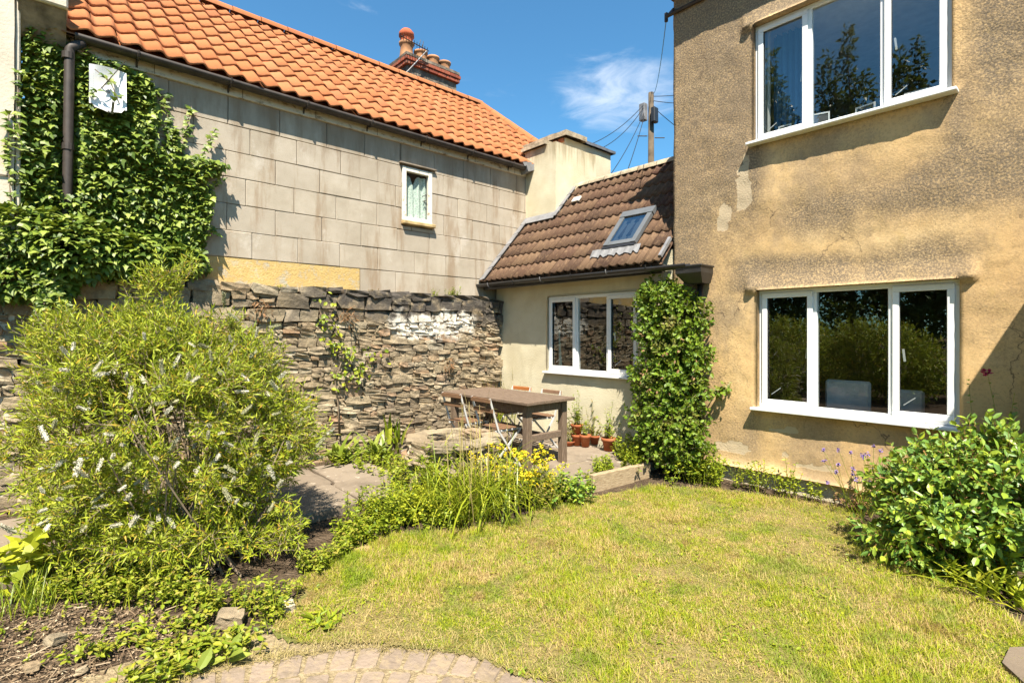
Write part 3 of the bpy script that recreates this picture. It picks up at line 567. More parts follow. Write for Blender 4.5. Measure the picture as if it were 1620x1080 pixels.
# ============================================================ the long grey house with orange pantiles
GH = thing('grey_house', (-8.0, 3.5, 0), 'long house of scored grey cement blocks under an orange pantile roof', 'house')
GXF = -6.70; GYA, GYB = -0.10, 8.0
gw0, gw1 = on_x(636, 310, GXF).y, on_x(683, 310, GXF).y; gwz0, gwz1 = on_x(659, 352, GXF).z, on_x(659, 268, GXF).z
print('grey window', gw0, gw1, gwz0, gwz1)
m = MB(); xb = GXF-0.012
m.box(-7.0, xb, GYA, gw0, 0, 4.55); m.box(-7.0, xb, gw1, GYB, 0, 4.55); m.box(-7.0, xb, gw0, gw1, 0, gwz0); m.box(-7.0, xb, gw0, gw1, gwz1, 4.55)
m.box(-11.2, -10.9, GYA, GYB, 0, 4.55); m.box(-10.9,-7.0,GYB-0.3,GYB,0,4.5); m.box(-10.9,-7.0,GYA,GYA+0.3,0,4.5)
gwall = m.build('wall', M['joint'], GH)
zj = [4.36, 4.015, 3.71, 3.41, 3.10, 2.79, 2.48, 2.10]; J = 0.0036
def rects_minus(r, h):
    (a,b,c,d) = r; (e,f,g,i) = h
    if b <= e or a >= f or d <= g or c >= i: return [r]
    out = []
    if a < e: out.append((a,e,c,d))
    if b > f: out.append((f,b,c,d))
    a2, b2 = max(a,e), min(b,f)
    if c < g: out.append((a2,b2,c,g))
    if d > i: out.append((a2,b2,i,d))
    return [q for q in out if q[1]-q[0] > 0.02 and q[3]-q[2] > 0.02]
for r_ in range(7):
    z1, z0 = zj[r_]-J, zj[r_+1]+J; y = GYA-0.28*(r_%2)
    while y < GYB-0.1:
        w = 0.56+rnd.uniform(-.03,.03); a, b = max(y+J,GYA), min(y+w-J,GYB)
        y += w
        if b-a < 0.05: continue
        if r_ == 6 and (a+b)/2 < 3.23: continue
        for (p,q,c,d) in rects_minus((a,b,z0,z1), (gw0-0.01,gw1+0.01,gwz0-0.08,gwz1+0.05)):
            mm = MB(); mm.cbox(xb-0.004, GXF+rnd.uniform(-.004,.004), p, q, c, d, 0.003+rnd.random()*0.003); mm.v = [(x, y_+rnd.uniform(-.0025,.0025), z_+rnd.uniform(-.003,.003)) for (x,y_,z_) in mm.v]; mm.build('panel', M['cement'], gwall)
m = MB(); m.box(xb-0.002, GXF-0.004, GYA, 3.24, 2.05, 2.475); m.build('limewashed_strip', M['limewash'], gwall)
m = MB(); m.cbox(GXF-0.03, GXF+0.035, 0.15, 6.34, 4.34, 4.50, 0.006); m.build('fascia', M['fascia'], GH)
for k in range(7): m = MB(); m.cbox(GXF-0.02, GXF+0.039, 0.9+k*0.86, 0.908+k*0.86, 4.345, 4.495, 0.001); m.build('board_joint', M['joint'], GH)
ggut = half_gutter([(GXF+0.13,0.25,4.47),(GXF+0.13,3.3,4.465),(GXF+0.13,6.40,4.46)], 0.062, 'gutter', M['iron'], GH)
for k in range(7):
    Y = 0.75+k*0.86; m = MB(); m.tube([(GXF+0.13+0.07*math.cos(a),Y,4.466-0.07*math.sin(a)) for a in np.linspace(-0.1,math.pi+0.1,9)], 0.011, 6); m.bar((GXF+0.07,Y,4.46),(GXF+0.03,Y,4.36),0.02,0.012); m.build('bracket', M['iron'], ggut)
# little window: flaking frame, lace curtain, hood and sill
m = MB(); y0, y1, z0, z1 = gw0, gw1, gwz0, gwz1; f = 0.065
m.cbox(GXF-0.04, GXF+0.022, y0, y0+f, z0, z1, 0.006); m.cbox(GXF-0.04, GXF+0.022, y1-f, y1, z0, z1, 0.006); m.cbox(GXF-0.04, GXF+0.020, y0+f, y1-f, z1-f, z1, 0.006); m.cbox(GXF-0.04, GXF+0.020, y0+f, y1-f, z0, z0+f*0.9, 0.006)
gwin = m.build('window', M['oldwhite'], GH); gwin['label'] = 'small window with flaking white frame and lace curtain'
m = MB(); m.quad((GXF-0.02,y0+f-0.01,z0+0.04),(GXF-0.02,y1-f+0.01,z0+0.04),(GXF-0.02,y1-f+0.01,z1-f+0.01),(GXF-0.02,y0+f-0.01,z1-f+0.01)); m.build('pane', glassmat('old_glass', 1.2), gwin)
t = NT('lace', 0.9, 0.1); lp = t.pos(); lv = t.vor(26, lp, 'DISTANCE_TO_EDGE'); t.col(t.mix(t.rng(lv, 0.05, 0.16), (0.62,0.68,0.60), (0.42,0.49,0.43))); M['lace'] = t.m
V = []; F = []; nk = 40
for k in range(nk+1):
    u = k/nk; yy = y0+f-0.01+(y1-y0-2*f+0.02)*u; xx = GXF-0.065+0.018*math.sin(u*22)+0.006*math.sin(u*51); V += [(xx,yy,z0+0.03),(xx*1.0-0.01,yy,z1-0.09-0.16*math.exp(-((u-0.42)/0.10)**2))]
for k in range(nk): F.append((2*k,2*k+2,2*k+3,2*k+1))
MB().add(V,F).build('lace_curtain', M['lace'], gwin, True)
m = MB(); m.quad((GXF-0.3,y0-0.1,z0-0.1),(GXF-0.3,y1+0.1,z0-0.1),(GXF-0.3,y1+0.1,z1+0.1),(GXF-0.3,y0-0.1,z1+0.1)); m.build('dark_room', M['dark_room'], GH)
m = MB(); m.cbox(GXF-0.02, GXF+0.075, y0-0.01, y1+0.03, z0-0.055, z0-0.004, 0.008); m.build('sill', plain('ochre_sill', (0.46,0.33,0.16), 0.9, 0.2, 0.4, 0.5), gwin)
m = MB(); m.cbox(GXF-0.02, GXF+0.05, y0-0.05, y1+0.06, z1+0.03, z1+0.05, 0.004); m.build('drip_hood', M['joint'], gwin)
m = MB(); m.tube([(GXF-0.01,y1-0.16,z0+0.40),(GXF-0.006,y1-0.10,z0+0.44),(GXF-0.006,y1-0.09,z0+0.36),(GXF-0.01,y1-0.15,z0+0.33)], 0.008, 5); m.build('stay_bar', M['iron'], gwin)
# roof of S-shaped pantiles, each laid by itself
EA = Vector((GXF+0.17, 0, 4.505)); RI = Vector((-8.9, 0, 6.53)); PS = (RI-EA).length; PU = (RI-EA).normalized(); PN = Vector((0,1,0)).cross(PU)*-1
PN = PU.cross(Vector((0,1,0))); PN = PN if PN.z > 0 else -PN
m = MB(); m.add([(EA.x,0.15,EA.z-0.05),(EA.x,8.0,EA.z-0.05),(RI.x,7.06,RI.z-0.04),(RI.x,0.15,RI.z-0.04),(-11.3,0.15,4.5),(-11.3,8.0,4.5)], [(0,1,2,3),(3,2,5,4),(1,5,2)]); groof = m.build('roof', M['pantile'], GH)
nP = 9; pg = PS/nP; pw = 0.195
def pan(u): return -0.021*math.sin(2*math.pi*u) - 0.005*math.sin(4*math.pi*u)
pv, pf = tile_template(12, pan, pg+0.07, 0.030, -0.002, 0.020); pv[:,0] *= pw*1.01
ME_P = [mesh_np('pantile', pv + np.array([0,0,1])*rg.normal(0,0.0008,(len(pv),1)), faces=pf, smooth=True) for k in range(4)]
Rp = Matrix(((0,PU.x,PN.x),(1,PU.y,PN.y),(0,PU.z,PN.z)))
tl = []
for i in range(nP):
    ymax = 8.0-(8.0-7.1)*(i/nP); n = int((ymax-0.19)/pw)
    for j in range(n):
        Y = 0.19+j*pw+rnd.uniform(-.004,.004); p = EA+PU*(i*pg+rnd.uniform(-.010,.010)-(0.03 if rnd.random() < .03 else 0))+Vector((0,Y,0)); r_ = Rp @ Matrix.Rotation(rnd.uniform(-.022,.022), 3, 'Z') @ Matrix.Rotation(rnd.uniform(-.012,.012), 3, 'X')
        hid = (Y > 6.4 and i < 3); tl.append(((p-Vector((0,0,EYE))).length + (100 if hid else 0), p, r_))
tl.sort(key=lambda a: a[0])
for k, (d, p, r_) in enumerate(tl[:300]):
    o = link('tile', ME_P[k%4], M['pantile'], groof); o.matrix_local = Matrix.Translation(p-ORG[GH.name]) @ r_.to_4x4()
rest = MB()
for (d, p, r_) in tl[300:]:
    A = np.array(r_); rest.add(pv @ A.T + np.array(p), pf)
if tl[300:]: o = rest.build('far_tiles', M['pantile'], groof, True); o['kind'] = 'stuff'
def ridge_piece(a, b, r):
    a = Vector(a); b = Vector(b); d = (b-a).normalized(); sd = Vector((0,0,1)).cross(d).normalized(); up = d.cross(sd); V = []; F = []
    for k in range(9):
        an = math.pi*(k/8.0)*1.1-0.05*math.pi; o = sd*(r*math.cos(an))+up*(r*0.85*math.sin(an)-0.02); V += [a+o, b+o*0.95]
    for k in range(8): F.append((2*k,2*k+1,2*k+3,2*k+2))
    return MB().add(V,F)
ny = 17
for k in range(ny):
    a = 0.15+(7.1-0.15)*k/ny; b = 0.15+(7.1-0.15)*(k+1)/ny-0.006; ridge_piece((RI.x,a,RI.z+0.02),(RI.x,b,RI.z+0.02),0.115).build('ridge_tile', M['pantile'], groof, True)
hA = Vector((RI.x,7.08,RI.z+0.02)); hB = Vector((EA.x,8.0,EA.z+0.05))
for k in range(8): ridge_piece(hA.lerp(hB,k/8), hA.lerp(hB,(k+1)/8-0.003), 0.11).build('hip_tile', M['pantile'], groof, True)
# ============================================================ red brick chimney behind the ridge, four pots, aerial
BC = thing('brick_chimney', (-10.35, 6.6, 5.0), 'sooty chimney with red brick crown and four clay pots behind the orange roof', 'chimney')
t = NT('sooty_render', 0.95, 0.1); c = t.ramp(t.noise(3.5, detail=7, rough=0.7), [(0.3,(0.055,0.045,0.04)),(0.5,(0.14,0.115,0.09)),(0.68,(0.30,0.25,0.19))]); t.col(c); t.bump(t.noise(30,detail=6),0.7,0.02); M['soot'] = t.m
t = NT('red_brick', 0.9, 0.2); c = t.ramp(t.rnd(), [(0,(0.20,0.05,0.03)),(0.5,(0.33,0.085,0.045)),(1,(0.26,0.10,0.06))]); c = t.mix(t.rng(t.noise(12,detail=6),0.5,0.68,0,0.7), c, (0.07,0.05,0.04)); t.col(c); t.bump(t.noise(50,detail=5),0.6,0.01); M['brick'] = t.m
bx0, bx1, by0, by1 = -10.72, -10.0, 5.93, 7.30
rough_box(bx0+0.03, bx1-0.03, by0+0.03, by1-0.03, 4.8, 7.74, 0.015, 0.1, 21).build('shaft', M['soot'], BC, True)
for c_ in range(2):
    z = 7.46+c_*0.085; e = [0.03,0.05][c_]
    for side in ('front','end'):
        if side == 'front': L0, L1 = by0-e, by1+e
        else: L0, L1 = bx0-e, bx1+e-0.12
        p = L0+(0.0 if c_%2 else -0.11)
        while p < L1-0.02:
            a, b = max(p,L0), min(p+0.225,L1); p += 0.235
            if b-a < 0.04: continue
            m = MB()
            if side == 'front': m.cbox(bx1+e-0.11, bx1+e, a, b, z, z+0.075, 0.006)
            else: m.cbox(a, b, by0-e, by0-e+0.11, z, z+0.075, 0.006)
            m.build('brick', M['brick'], BC)
rough_box(bx0-0.02, bx1+0.03, by0-0.03, by1+0.03, 7.64, 7.70, 0.02, 0.07, 25).build('flaunching', M['soot'], BC, True)
M['potclay'] = plain('weathered_clay_pot', (0.34,0.17,0.085), 0.9, 0.2, 0.45, 0.4, 16)
for k, (yy, h, w) in enumerate(((6.10,0.44,0.15),(6.47,0.37,0.145),(6.80,0.36,0.14),(7.12,0.35,0.14))):
    m = MB(); m.lathe([(w*1.25,0.0),(w*1.2,0.05),(w*1.0,h*0.35),(w*0.9,h*0.75),(w*1.02,h*0.86),(w*1.12,h*0.90),(w*1.12,h),(w*0.85,h),(w*0.8,h*0.6)], (-10.30,yy,7.64), 16); p = m.build('chimney_pot', M['potclay'], BC, True)
    m = MB(); m.lathe([(w*0.79,0.0),(0.001,0.0)], (-10.30,yy,7.64+h*0.7), 12); m.build('flue', M['soot'], p)
    if k == 0:
        m = MB(); m.lathe([(w*0.95,h),(w*0.9,h+0.12),(w*1.15,h+0.14),(w*1.1,h+0.22),(w*0.7,h+0.29),(0.001,h+0.31)], (-10.30,yy,7.64), 16); m.build('hooded_cap', plain('red_clay_cap', (0.40,0.10,0.045), 0.85, 0.2, 0.3), p, True)
AE = thing('aerial', (-9.9, 6.35, 6.5), 'thin television aerial on a bent pole fixed to the brick chimney', 'aerial')
pA = on_x(643, 115, -9.93); pB = on_x(676, 80, -9.85); pC = on_x(634, 57, -9.75)
m = MB(); m.tube([pA, pA.lerp(pB,0.5), pB], 0.014, 6); m.build('pole', M['lead'], AE)
m = MB(); m.tube([pC, pB+(pB-pC)*0.06], 0.011, 5)
for k in range(11):
    q = pC.lerp(pB, k/10.0); m.tube([q+Vector((0.10,-0.06,0.0)), q-Vector((0.10,-0.06,0.0))], 0.006, 4)
m.tube([pB+Vector((0,-0.12,0.02)), pB+Vector((0,-0.10,0.16))], 0.008, 4); m.tube([pB+Vector((0,-0.2,0.05)), pB+Vector((0,-0.17,0.17))], 0.008, 4); m.build('boom', M['iron'], AE)
# ============================================================ pale house at the left edge
LH = thing('pale_house', (-7.2, -1.6, 0), 'pale cream rendered house wall at the left edge beside the ivy', 'house')
t = NT('scored_cream', 0.92, 0.2); c = t.ramp(t.noise(3, detail=6, rough=0.65), [(0.3,(0.50,0.43,0.33)),(0.7,(0.62,0.555,0.45))]); t.col(c); t.bump(t.noise(45,detail=6),0.5,0.008); M['pale'] = t.m
rough_box(-8.0, -6.50, -3.6, -0.17, 0, 6.4, 0.012, 0.1, 33).build('wall', M['pale'], LH, True)
m = MB(); m.cbox(-6.95, -6.52, -0.166, -0.13, 2.0, 4.62, 0.01); m.build('quoin_return', M['pale'], LH)
m = MB(); m.cbox(-6.498, -6.485, -0.5, -0.16, 3.0, 3.012, 0.002); m.build('score_line', M['joint'], LH)
m = MB(); ka, kb = -0.165, on_x(108,30,-6.42).y; m.cbox(-6.95, -6.40, ka, kb, 4.62, 4.78, 0.015); m.obox((-7.7,(ka+kb)/2,5.48), (0.75*0.76,0,-0.75*0.65), (0,(kb-ka)/2,0), (0.05,0,0.06)); m.build('kneeler_stone', M['pale'], LH)
m = MB(); m.add([(-6.44,ka+0.02,4.618),(-6.44,kb-0.01,4.618),(-6.72,kb-0.01,4.618),(-6.72,ka+0.02,4.618),(-6.66,ka+0.02,4.35),(-6.66,kb-0.01,4.35),(-6.72,kb-0.01,4.35),(-6.72,ka+0.02,4.35)], [(0,1,2,3),(0,4,5,1),(1,5,6,2),(2,6,7,3),(3,7,4,0),(4,7,6,5)]); m.build('corbel', plain('corbel_stone', (0.26,0.20,0.13), 0.95, 0.2, 0.5, 0.7), LH)
# drain pipe and satellite dish on the grey house
DP = thing('drainpipe', (-6.6, 0.2, 2.0), 'dark brown drainpipe running down through the ivy', 'drainpipe')
dt, db = on_x(110, 78, -6.56), on_x(107, 300, -6.56)
m = MB(); m.tube([(-6.57,0.32,4.42),(-6.57,dt.y+0.01,4.34),(-6.57,dt.y,dt.z),(-6.57,db.y,db.z),(-6.57,db.y,2.2)], 0.040, 12); m.build('pipe', M['iron'], DP, True)
for z in (4.22, 3.35): m = MB(); m.tube([(-6.57,db.y+0.004,z),(-6.57,db.y+0.004,z+0.06)], 0.048, 12); m.build('collar', M['iron'], DP)
SD = thing('satellite_dish', (-6.5, 0.65, 3.6), 'white shield-shaped satellite dish half covered by ivy', 'dish')
da, db_ = on_x(141, 95, -6.44), on_x(200, 185, -6.44); y0, y1, z1, z0 = da.y, db_.y, da.z-0.02, db_.z
V = []; F = []; nu, nv = 14, 18
for i in range(nu+1):
    u = i/nu*2-1
    for j in range(nv+1):
        v = j/nv; top = z1-0.015*u*u; bot = z0+0.07*(1-math.cos(u*1.7))*0.0+0.06*abs(u)**3-0.0; bot = z0+0.05*(1-(1-abs(u))**2)*0.5+ (0.03 if abs(u) > 0.85 else 0)
        z = bot+(top-bot)*v; V.append((-6.44-0.05*(1-u*u)*(1-(2*v-1)**2)+0.02*(1-v), y0+(y1-y0)*(u+1)/2, z))
for i in range(nu):
    for j in range(nv): a = i*(nv+1)+j; F.append((a,a+nv+1,a+nv+2,a+1))
b = len(V); V += [(x-0.02,y,z) for (x,y,z) in V]; F += [tuple(b+q for q in f[::-1]) for f in F]
t = NT('perforated_white', 0.5, 0.3); vv = t.vor(62, t.scale(t.pos(), (1,1,1)), rnd=0.0); t.col(t.mix(t.rng(vv, 0.16, 0.26, 0.65, 0.0), (0.78,0.77,0.75), (0.42,0.42,0.42))); 
dish = MB().add(V,F).build('reflector', t.m, SD, True)
m = MB(); m.tube([(-6.47,(y0+y1)/2,(z0+z1)/2),(-6.68,(y0+y1)/2+0.05,(z0+z1)/2-0.1)], 0.018, 8); m.build('mount', M['lead'], SD)
m = MB(); m.tube([(-6.44,(y0+y1)/2,z0+0.02),(-6.30,(y0+y1)/2+0.02,z0-0.04),(-6.18,(y0+y1)/2+0.02,z0+0.03)], 0.011, 6); m.build('arm', M['lead'], SD)
# ============================================================ telegraph pole and wires
TP = thing('telegraph_pole', tuple(on_z(1030, 600, 0)*0+Vector((-7.9,12.1,0))), 'weathered wooden telegraph pole behind the cottage roof', 'pole')
M['polewood'] = plain('pole_wood', (0.10,0.075,0.05), 0.9, 0.2, 0.4, 0.5, 20)
pt = on_y(1030, 147, 12.1); pb = (pt.x, 12.1, 0)
m = MB(); m.tube([(pt.x-0.02,12.1,0),(pt.x,12.1,4.0),(pt.x,12.1,pt.z)], [0.11,0.09,0.07], 12); m.build('pole', M['polewood'], TP, True)
m = MB(); m.cbox(pt.x-0.22, pt.x-0.05, 11.86, 12.02, pt.z-0.75, pt.z-0.3, 0.01); m.build('junction_box', M['lead'], TP)
m = MB(); m.cbox(pt.x+0.08, pt.x+0.20, 11.95, 12.15, pt.z-0.85, pt.z-0.45, 0.02); m.build('splice_case', M['black'], TP)
for k, z in enumerate((1.15, 1.2, 1.95, 2.0)):
    s = 1 if k%2 else -1; m = MB(); m.tube([(pt.x+R_.x*0.1*s,12.1+R_.y*0.1*s,pt.z-z),(pt.x+R_.x*0.36*s,12.1+R_.y*0.36*s,pt.z-z)], 0.014, 5); m.build('step_iron', M['iron'], TP)
WR = 'telephone wires from the telegraph pole'
def wire(a, b, sag, label, r=0.009):
    a = Vector(a); b = Vector(b); pts = [a.lerp(b,u)-Vector((0,0,sag*4*u*(1-u))) for u in np.linspace(0,1,13)]
    m = MB(); m.tube(pts, r, 5); o = m.build('telephone_wire', M['black'], None); tag(o, label, 'wire', WR)
top = Vector((pt.x-0.1,11.95,pt.z-0.3))
wire(top, on_y(925, 232, 9.2), 0.15, 'upper of the two wires running from the pole down to the cream stack')
wire(top-Vector((0,0,0.06)), on_y(938, 240, 9.2), 0.2, 'lower of the two wires running from the pole down to the cream stack')
wire(top-Vector((0,0,0.2)), on_y(966, 276, 8.6), 0.1, 'steep wire from the pole down to the left end of the cottage ridge')
wire(top-Vector((0,0,0.3)), on_y(992, 272, 8.6), 0.05, 'steepest wire from the pole ending behind the middle of the cottage ridge')
top2 = Vector((pt.x+0.12,12.05,pt.z-0.15)); 
wire(top2, on_y(1090, 148, 13.0), 0.02, 'highest wire leaving the pole toward the ochre house')
wire(top2-Vector((0,0,0.12)), on_y(1090, 164, 13.0), 0.02, 'middle wire leaving the pole toward the ochre house')
wire(top2-Vector((0,0,0.3)), on_y(1085, 212, 13.0), 0.02, 'slack wire dropping from the pole behind the ochre house')
cbp = on_y(1054, 28, HY+0.05); wire((pt.x+0.05,12.05,pt.z), (cbp.x,cbp.y,cbp.z-0.03), 0.35, 'wire rising from the pole top to the bracket on the ochre house', 0.006)
CB = thing('cable_bracket', (cbp.x, HY, cbp.z), 'small iron cable bracket at the top corner of the ochre house', 'bracket')
m = MB(); m.bar((HX+0.02,HY-0.03,cbp.z),(cbp.x,cbp.y,cbp.z),0.02,0.03); m.build('arm', M['iron'], CB); m = MB(); m.tube([(cbp.x,cbp.y,cbp.z-0.05),(cbp.x,cbp.y,cbp.z+0.05)], 0.022, 8); m.build('insulator', M['iron'], CB)
# ============================================================ ground, lawn, paving
t = NT('garden_soil', 1.0, 0.1); c = t.ramp(t.noise(9, detail=8, rough=0.7), [(0.3,(0.06,0.04,0.025)),(0.55,(0.125,0.088,0.057)),(0.75,(0.20,0.148,0.10))]); t.col(c); t.bump(t.math('ADD', t.noise(30, detail=8, rough=0.75), t.math('MULTIPLY', t.vor(38), 0.9)), 1.0, 0.035); M['soil'] = t.m
t = NT('lawn_thatch', 1.0, 0.1); c = t.ramp(t.noise(22, detail=7, rough=0.75), [(0.3,(0.13,0.10,0.035)),(0.55,(0.24,0.185,0.075)),(0.8,(0.34,0.27,0.13))])
c = t.mix(t.rng(t.noise(1.9, detail=5, rough=0.6), 0.45, 0.62), c, (0.13,0.14,0.03)); t.col(c); t.bump(t.noise(60, detail=6), 1.0, 0.02); M['thatch'] = t.m
t = NT('flagstone', 0.9, 0.25); r = t.rnd(); c = t.ramp(r, [(0,(0.17,0.13,0.092)),(0.5,(0.21,0.165,0.12)),(1,(0.24,0.19,0.14))])
c = t.mix(t.rng(t.noise(4, detail=7, rough=0.7), 0.45, 0.7, 0, 0.6), c, (0.12,0.092,0.066)); c = t.mix(t.rng(t.noise(9, t.scale(t.pos(),(1,1,1),(5,3,2)), detail=6, rough=0.7), 0.60, 0.66, 0, 0.7), c, (0.40,0.34,0.26))
t.col(c); t.bump(t.noise(35, detail=7, rough=0.7), 0.5, 0.012); M['flag'] = t.m
t = NT('brick_paver', 0.9, 0.25); r = t.rnd(); c = t.ramp(r, [(0,(0.20,0.15,0.11)),(0.5,(0.24,0.182,0.135)),(1,(0.28,0.21,0.155))]); c = t.mix(t.rng(t.noise(14, detail=7, rough=0.7), 0.45, 0.62, 0, 0.75), c, (0.30,0.225,0.14)); c = t.mix(t.rng(t.noise(5, detail=6, rough=0.7), 0.5, 0.66, 0, 0.6), c, (0.15,0.115,0.075)); t.col(c); t.bump(t.noise(40, detail=6), 0.8, 0.012); M['paver'] = t.m
m = MB(); m.quad((-300,-300,-0.012),(300,-300,-0.012),(300,300,-0.012),(-300,300,-0.012)); o = m.build('ground', M['soil']); tag(o, 'bare brown garden soil under the beds and paving', 'soil', kind='structure')
def bumps(x, y): return 0.008*(fbm(np.stack([x*1.4,y*1.4,x*0],-1), 90, 3)-0.5)
LAWN_PX = [(425,1000),(470,930),(545,874),(620,846),(720,842),(830,815),(900,793),(960,782),(1030,770),(1140,776),(1250,790),(1345,806),(1400,850),(1480,905),(1560,970),(862,1078),(740,1036),(600,1018),(470,1018)]
k_ = LAWN_PX.index((1560,970))+1; LP = np.array([tuple(on_z(*p)[:2]) for p in LAWN_PX[:k_]]+[(-0.05,3.98),(0.35,4.4),(1.6,4.5),(3.2,3.0),(2.6,0.0),(0.6,-0.6),(-0.4,0.6)]+[tuple(on_z(*p)[:2]) for p in LAWN_PX[k_:]])
def inpoly(x, y, P):
    r = np.zeros(x.shape, bool); n = len(P); j = n-1
    for i in range(n):
        c_ = ((P[i,1] > y) != (P[j,1] > y)) & (x < (P[j,0]-P[i,0])*(y-P[i,1])/(P[j,1]-P[i,1]+1e-12)+P[i,0]); r ^= c_; j = i
    return r
def ground_patch(name, P, m, step, z0, fray=0.06, parent=None):
    x = np.arange(P[:,0].min()-0.2, P[:,0].max()+0.2, step); y = np.arange(P[:,1].min()-0.2, P[:,1].max()+0.2, step); X, Y = np.meshgrid(x, y, indexing='ij')
    Zp = z0+bumps(X, Y); k = np.arange(X.size).reshape(X.shape); qx = (X[:-1,:-1]+step/2); qy = (Y[:-1,:-1]+step/2)
    f = fbm(np.stack([qx*6,qy*6,qx*0],-1), 17, 3)-0.5; kp = inpoly(qx+f*fray*2, qy+f*fray*2, P)
    Q = np.stack([k[:-1,:-1],k[1:,:-1],k[1:,1:],k[:-1,1:]],-1)[kp]; V = np.stack([X,Y,Zp],-1).reshape(-1,3); u = np.unique(Q); rm = np.full(len(V),-1); rm[u] = np.arange(len(u))
    return put(name, V[u], m, parent, True, quads=rm[Q])
lawn = ground_patch('lawn', LP, M['thatch'], 0.025, 0.004); tag(lawn, 'patchy sun-dried lawn in front of the houses', 'lawn', kind='structure')
# flagstone paths: one along the rubble wall, one under the table
def flags(parent, x0, x1, y0, y1, nx_, ny_, z, sd):
    q = random.Random(sd); xs = [x0+(x1-x0)*(i+q.uniform(-.08,.08)*(0 < i < nx_))/nx_ for i in range(nx_+1)]
    for i in range(nx_):
        ys = [y0+(y1-y0)*(j+q.uniform(-.22,.22)*(0 < j < ny_))/ny_ for j in range(ny_+1)]
        for j in range(ny_):
            g = 0.012; a, b, c_, d_ = xs[i]+g, xs[i+1]-g, ys[j]+g, ys[j+1]-g; zz = z+q.uniform(-.008,.008); n = 4; P = []
            for (u, v) in [(a,c_),(b,c_),(b,d_),(a,d_)]: P.append((u+q.uniform(-.02,.02), v+q.uniform(-.02,.02)))
            E = []
            for k in range(4):
                p, r_ = P[k], P[(k+1)%4]
                for w in (0.06, 0.35, 0.65, 0.94): E.append((p[0]+(r_[0]-p[0])*w+q.uniform(-.008,.008), p[1]+(r_[1]-p[1])*w+q.uniform(-.008,.008)))
            cxm, cym = (a+b)/2, (c_+d_)/2; V = []; ne = len(E)
            for (sc_, h) in ((1.0,-0.09),(1.0,-0.012),(0.975,0.0)): V += [(cxm+(x-cxm)*sc_, cym+(y-cym)*sc_, zz+h) for (x,y) in E]
            F = [tuple(2*ne+k for k in range(ne))]+[(l*ne+k,l*ne+(k+1)%ne,(l+1)*ne+(k+1)%ne,(l+1)*ne+k) for l in range(2) for k in range(ne)]
            MB().add(V,F).build('flagstone', M['flag'], parent)
pb = MB(); pb.box(-5.95,-4.45,-1.9,2.85,-0.1,0.055); pa = pb.build('path', M['soil']); tag(pa, 'flagstone path between the rubble wall and the lawn', 'path', kind='structure'); flags(pa, -5.95, -4.42, -1.9, 2.88, 2, 7, 0.09, 5)
pb = MB(); pb.box(-6.05,-3.46,3.5,5.56,-0.1,0.055); pa2 = pb.build('patio', M['soil']); tag(pa2, 'small flagstone patio under the wooden table', 'patio', kind='structure'); flags(pa2, -6.05, -3.44, 3.45, 5.55, 4, 3, 0.09, 8)
# round sett paving at the near edge
cc = R_*-0.65+F_*0.99; th0 = math.atan2(F_.y, F_.x)
pvs = [];  pb = MB(); n = 40
pb.add([(cc.x,cc.y,-0.006)]+[(cc.x+2.0*math.cos(th0+a),cc.y+2.0*math.sin(th0+a),-0.006) for a in np.linspace(-1.5,1.5,n)], [(0,k+1,k+2) for k in range(n-1)])
t = NT('sandy_joint', 1.0, 0.1); t.col(t.ramp(t.noise(40, detail=6), [(0.3,(0.17,0.125,0.07)),(0.7,(0.40,0.31,0.18))])); t.bump(t.noise(70,detail=5),1.0,0.02)
sett = pb.build('paving', t.m); tag(sett, 'curved sett paving at the near edge of the lawn', 'paving', kind='structure')
for k, Rr in enumerate((1.60,1.425,1.25,1.075,0.9)):
    w = 0.122; nA = int(2.6*Rr/w)
    for j in range(nA):
        a = th0-1.3+2.6*(j+0.5+0.5*(k%2))/nA; L, H_ = 0.165+rnd.uniform(-.006,.006), w-0.014-rnd.uniform(0,.008); z = -0.001+rnd.uniform(-.004,.004)
        er = Vector((math.cos(a),math.sin(a),0)); et = Vector((-math.sin(a),math.cos(a),0)); p = Vector((cc.x,cc.y,0))+er*(Rr+rnd.uniform(-.008,.008)); V = []
        for (s_, h) in ((1.0,-0.05),(1.0,-0.008),(0.93,0.0)):
            for (u, v) in ((-1,-.8),(-.8,-1),(.8,-1),(1,-.8),(1,.8),(.8,1),(-.8,1),(-1,.8)): V.append(p+er*(u*s_*L/2)+et*(v*s_*H_/2)+Vector((0,0,z+h+rnd.uniform(-.001,.001))))
        F = [tuple(16+q for q in range(8))]+[(l*8+q,l*8+(q+1)%8,(l+1)*8+(q+1)%8,(l+1)*8+q) for l in range(2) for q in range(8)]
        MB().add(V,F).build('sett', M['paver'], sett)
sp = on_z(1625, 1060); m = MB(); f0 = (sp-Vector((0,0,0))); E = [sp+R_*a+F_*b for (a,b) in ((-0.17,-0.25),(0.3,-0.3),(0.4,0.16),(0.05,0.14),(-0.1,0.02))]
o = MB().add([(p.x,p.y,-0.03) for p in E]+[(p.x,p.y,0.028) for p in E], [tuple(5+k for k in range(5))]+[(k,(k+1)%5,5+(k+1)%5,5+k) for k in range(5)]).build('stepping_stone', M['flag']); tag(o, 'flat pale stepping stone sunk in the lawn at the near right corner', 'paving stone')
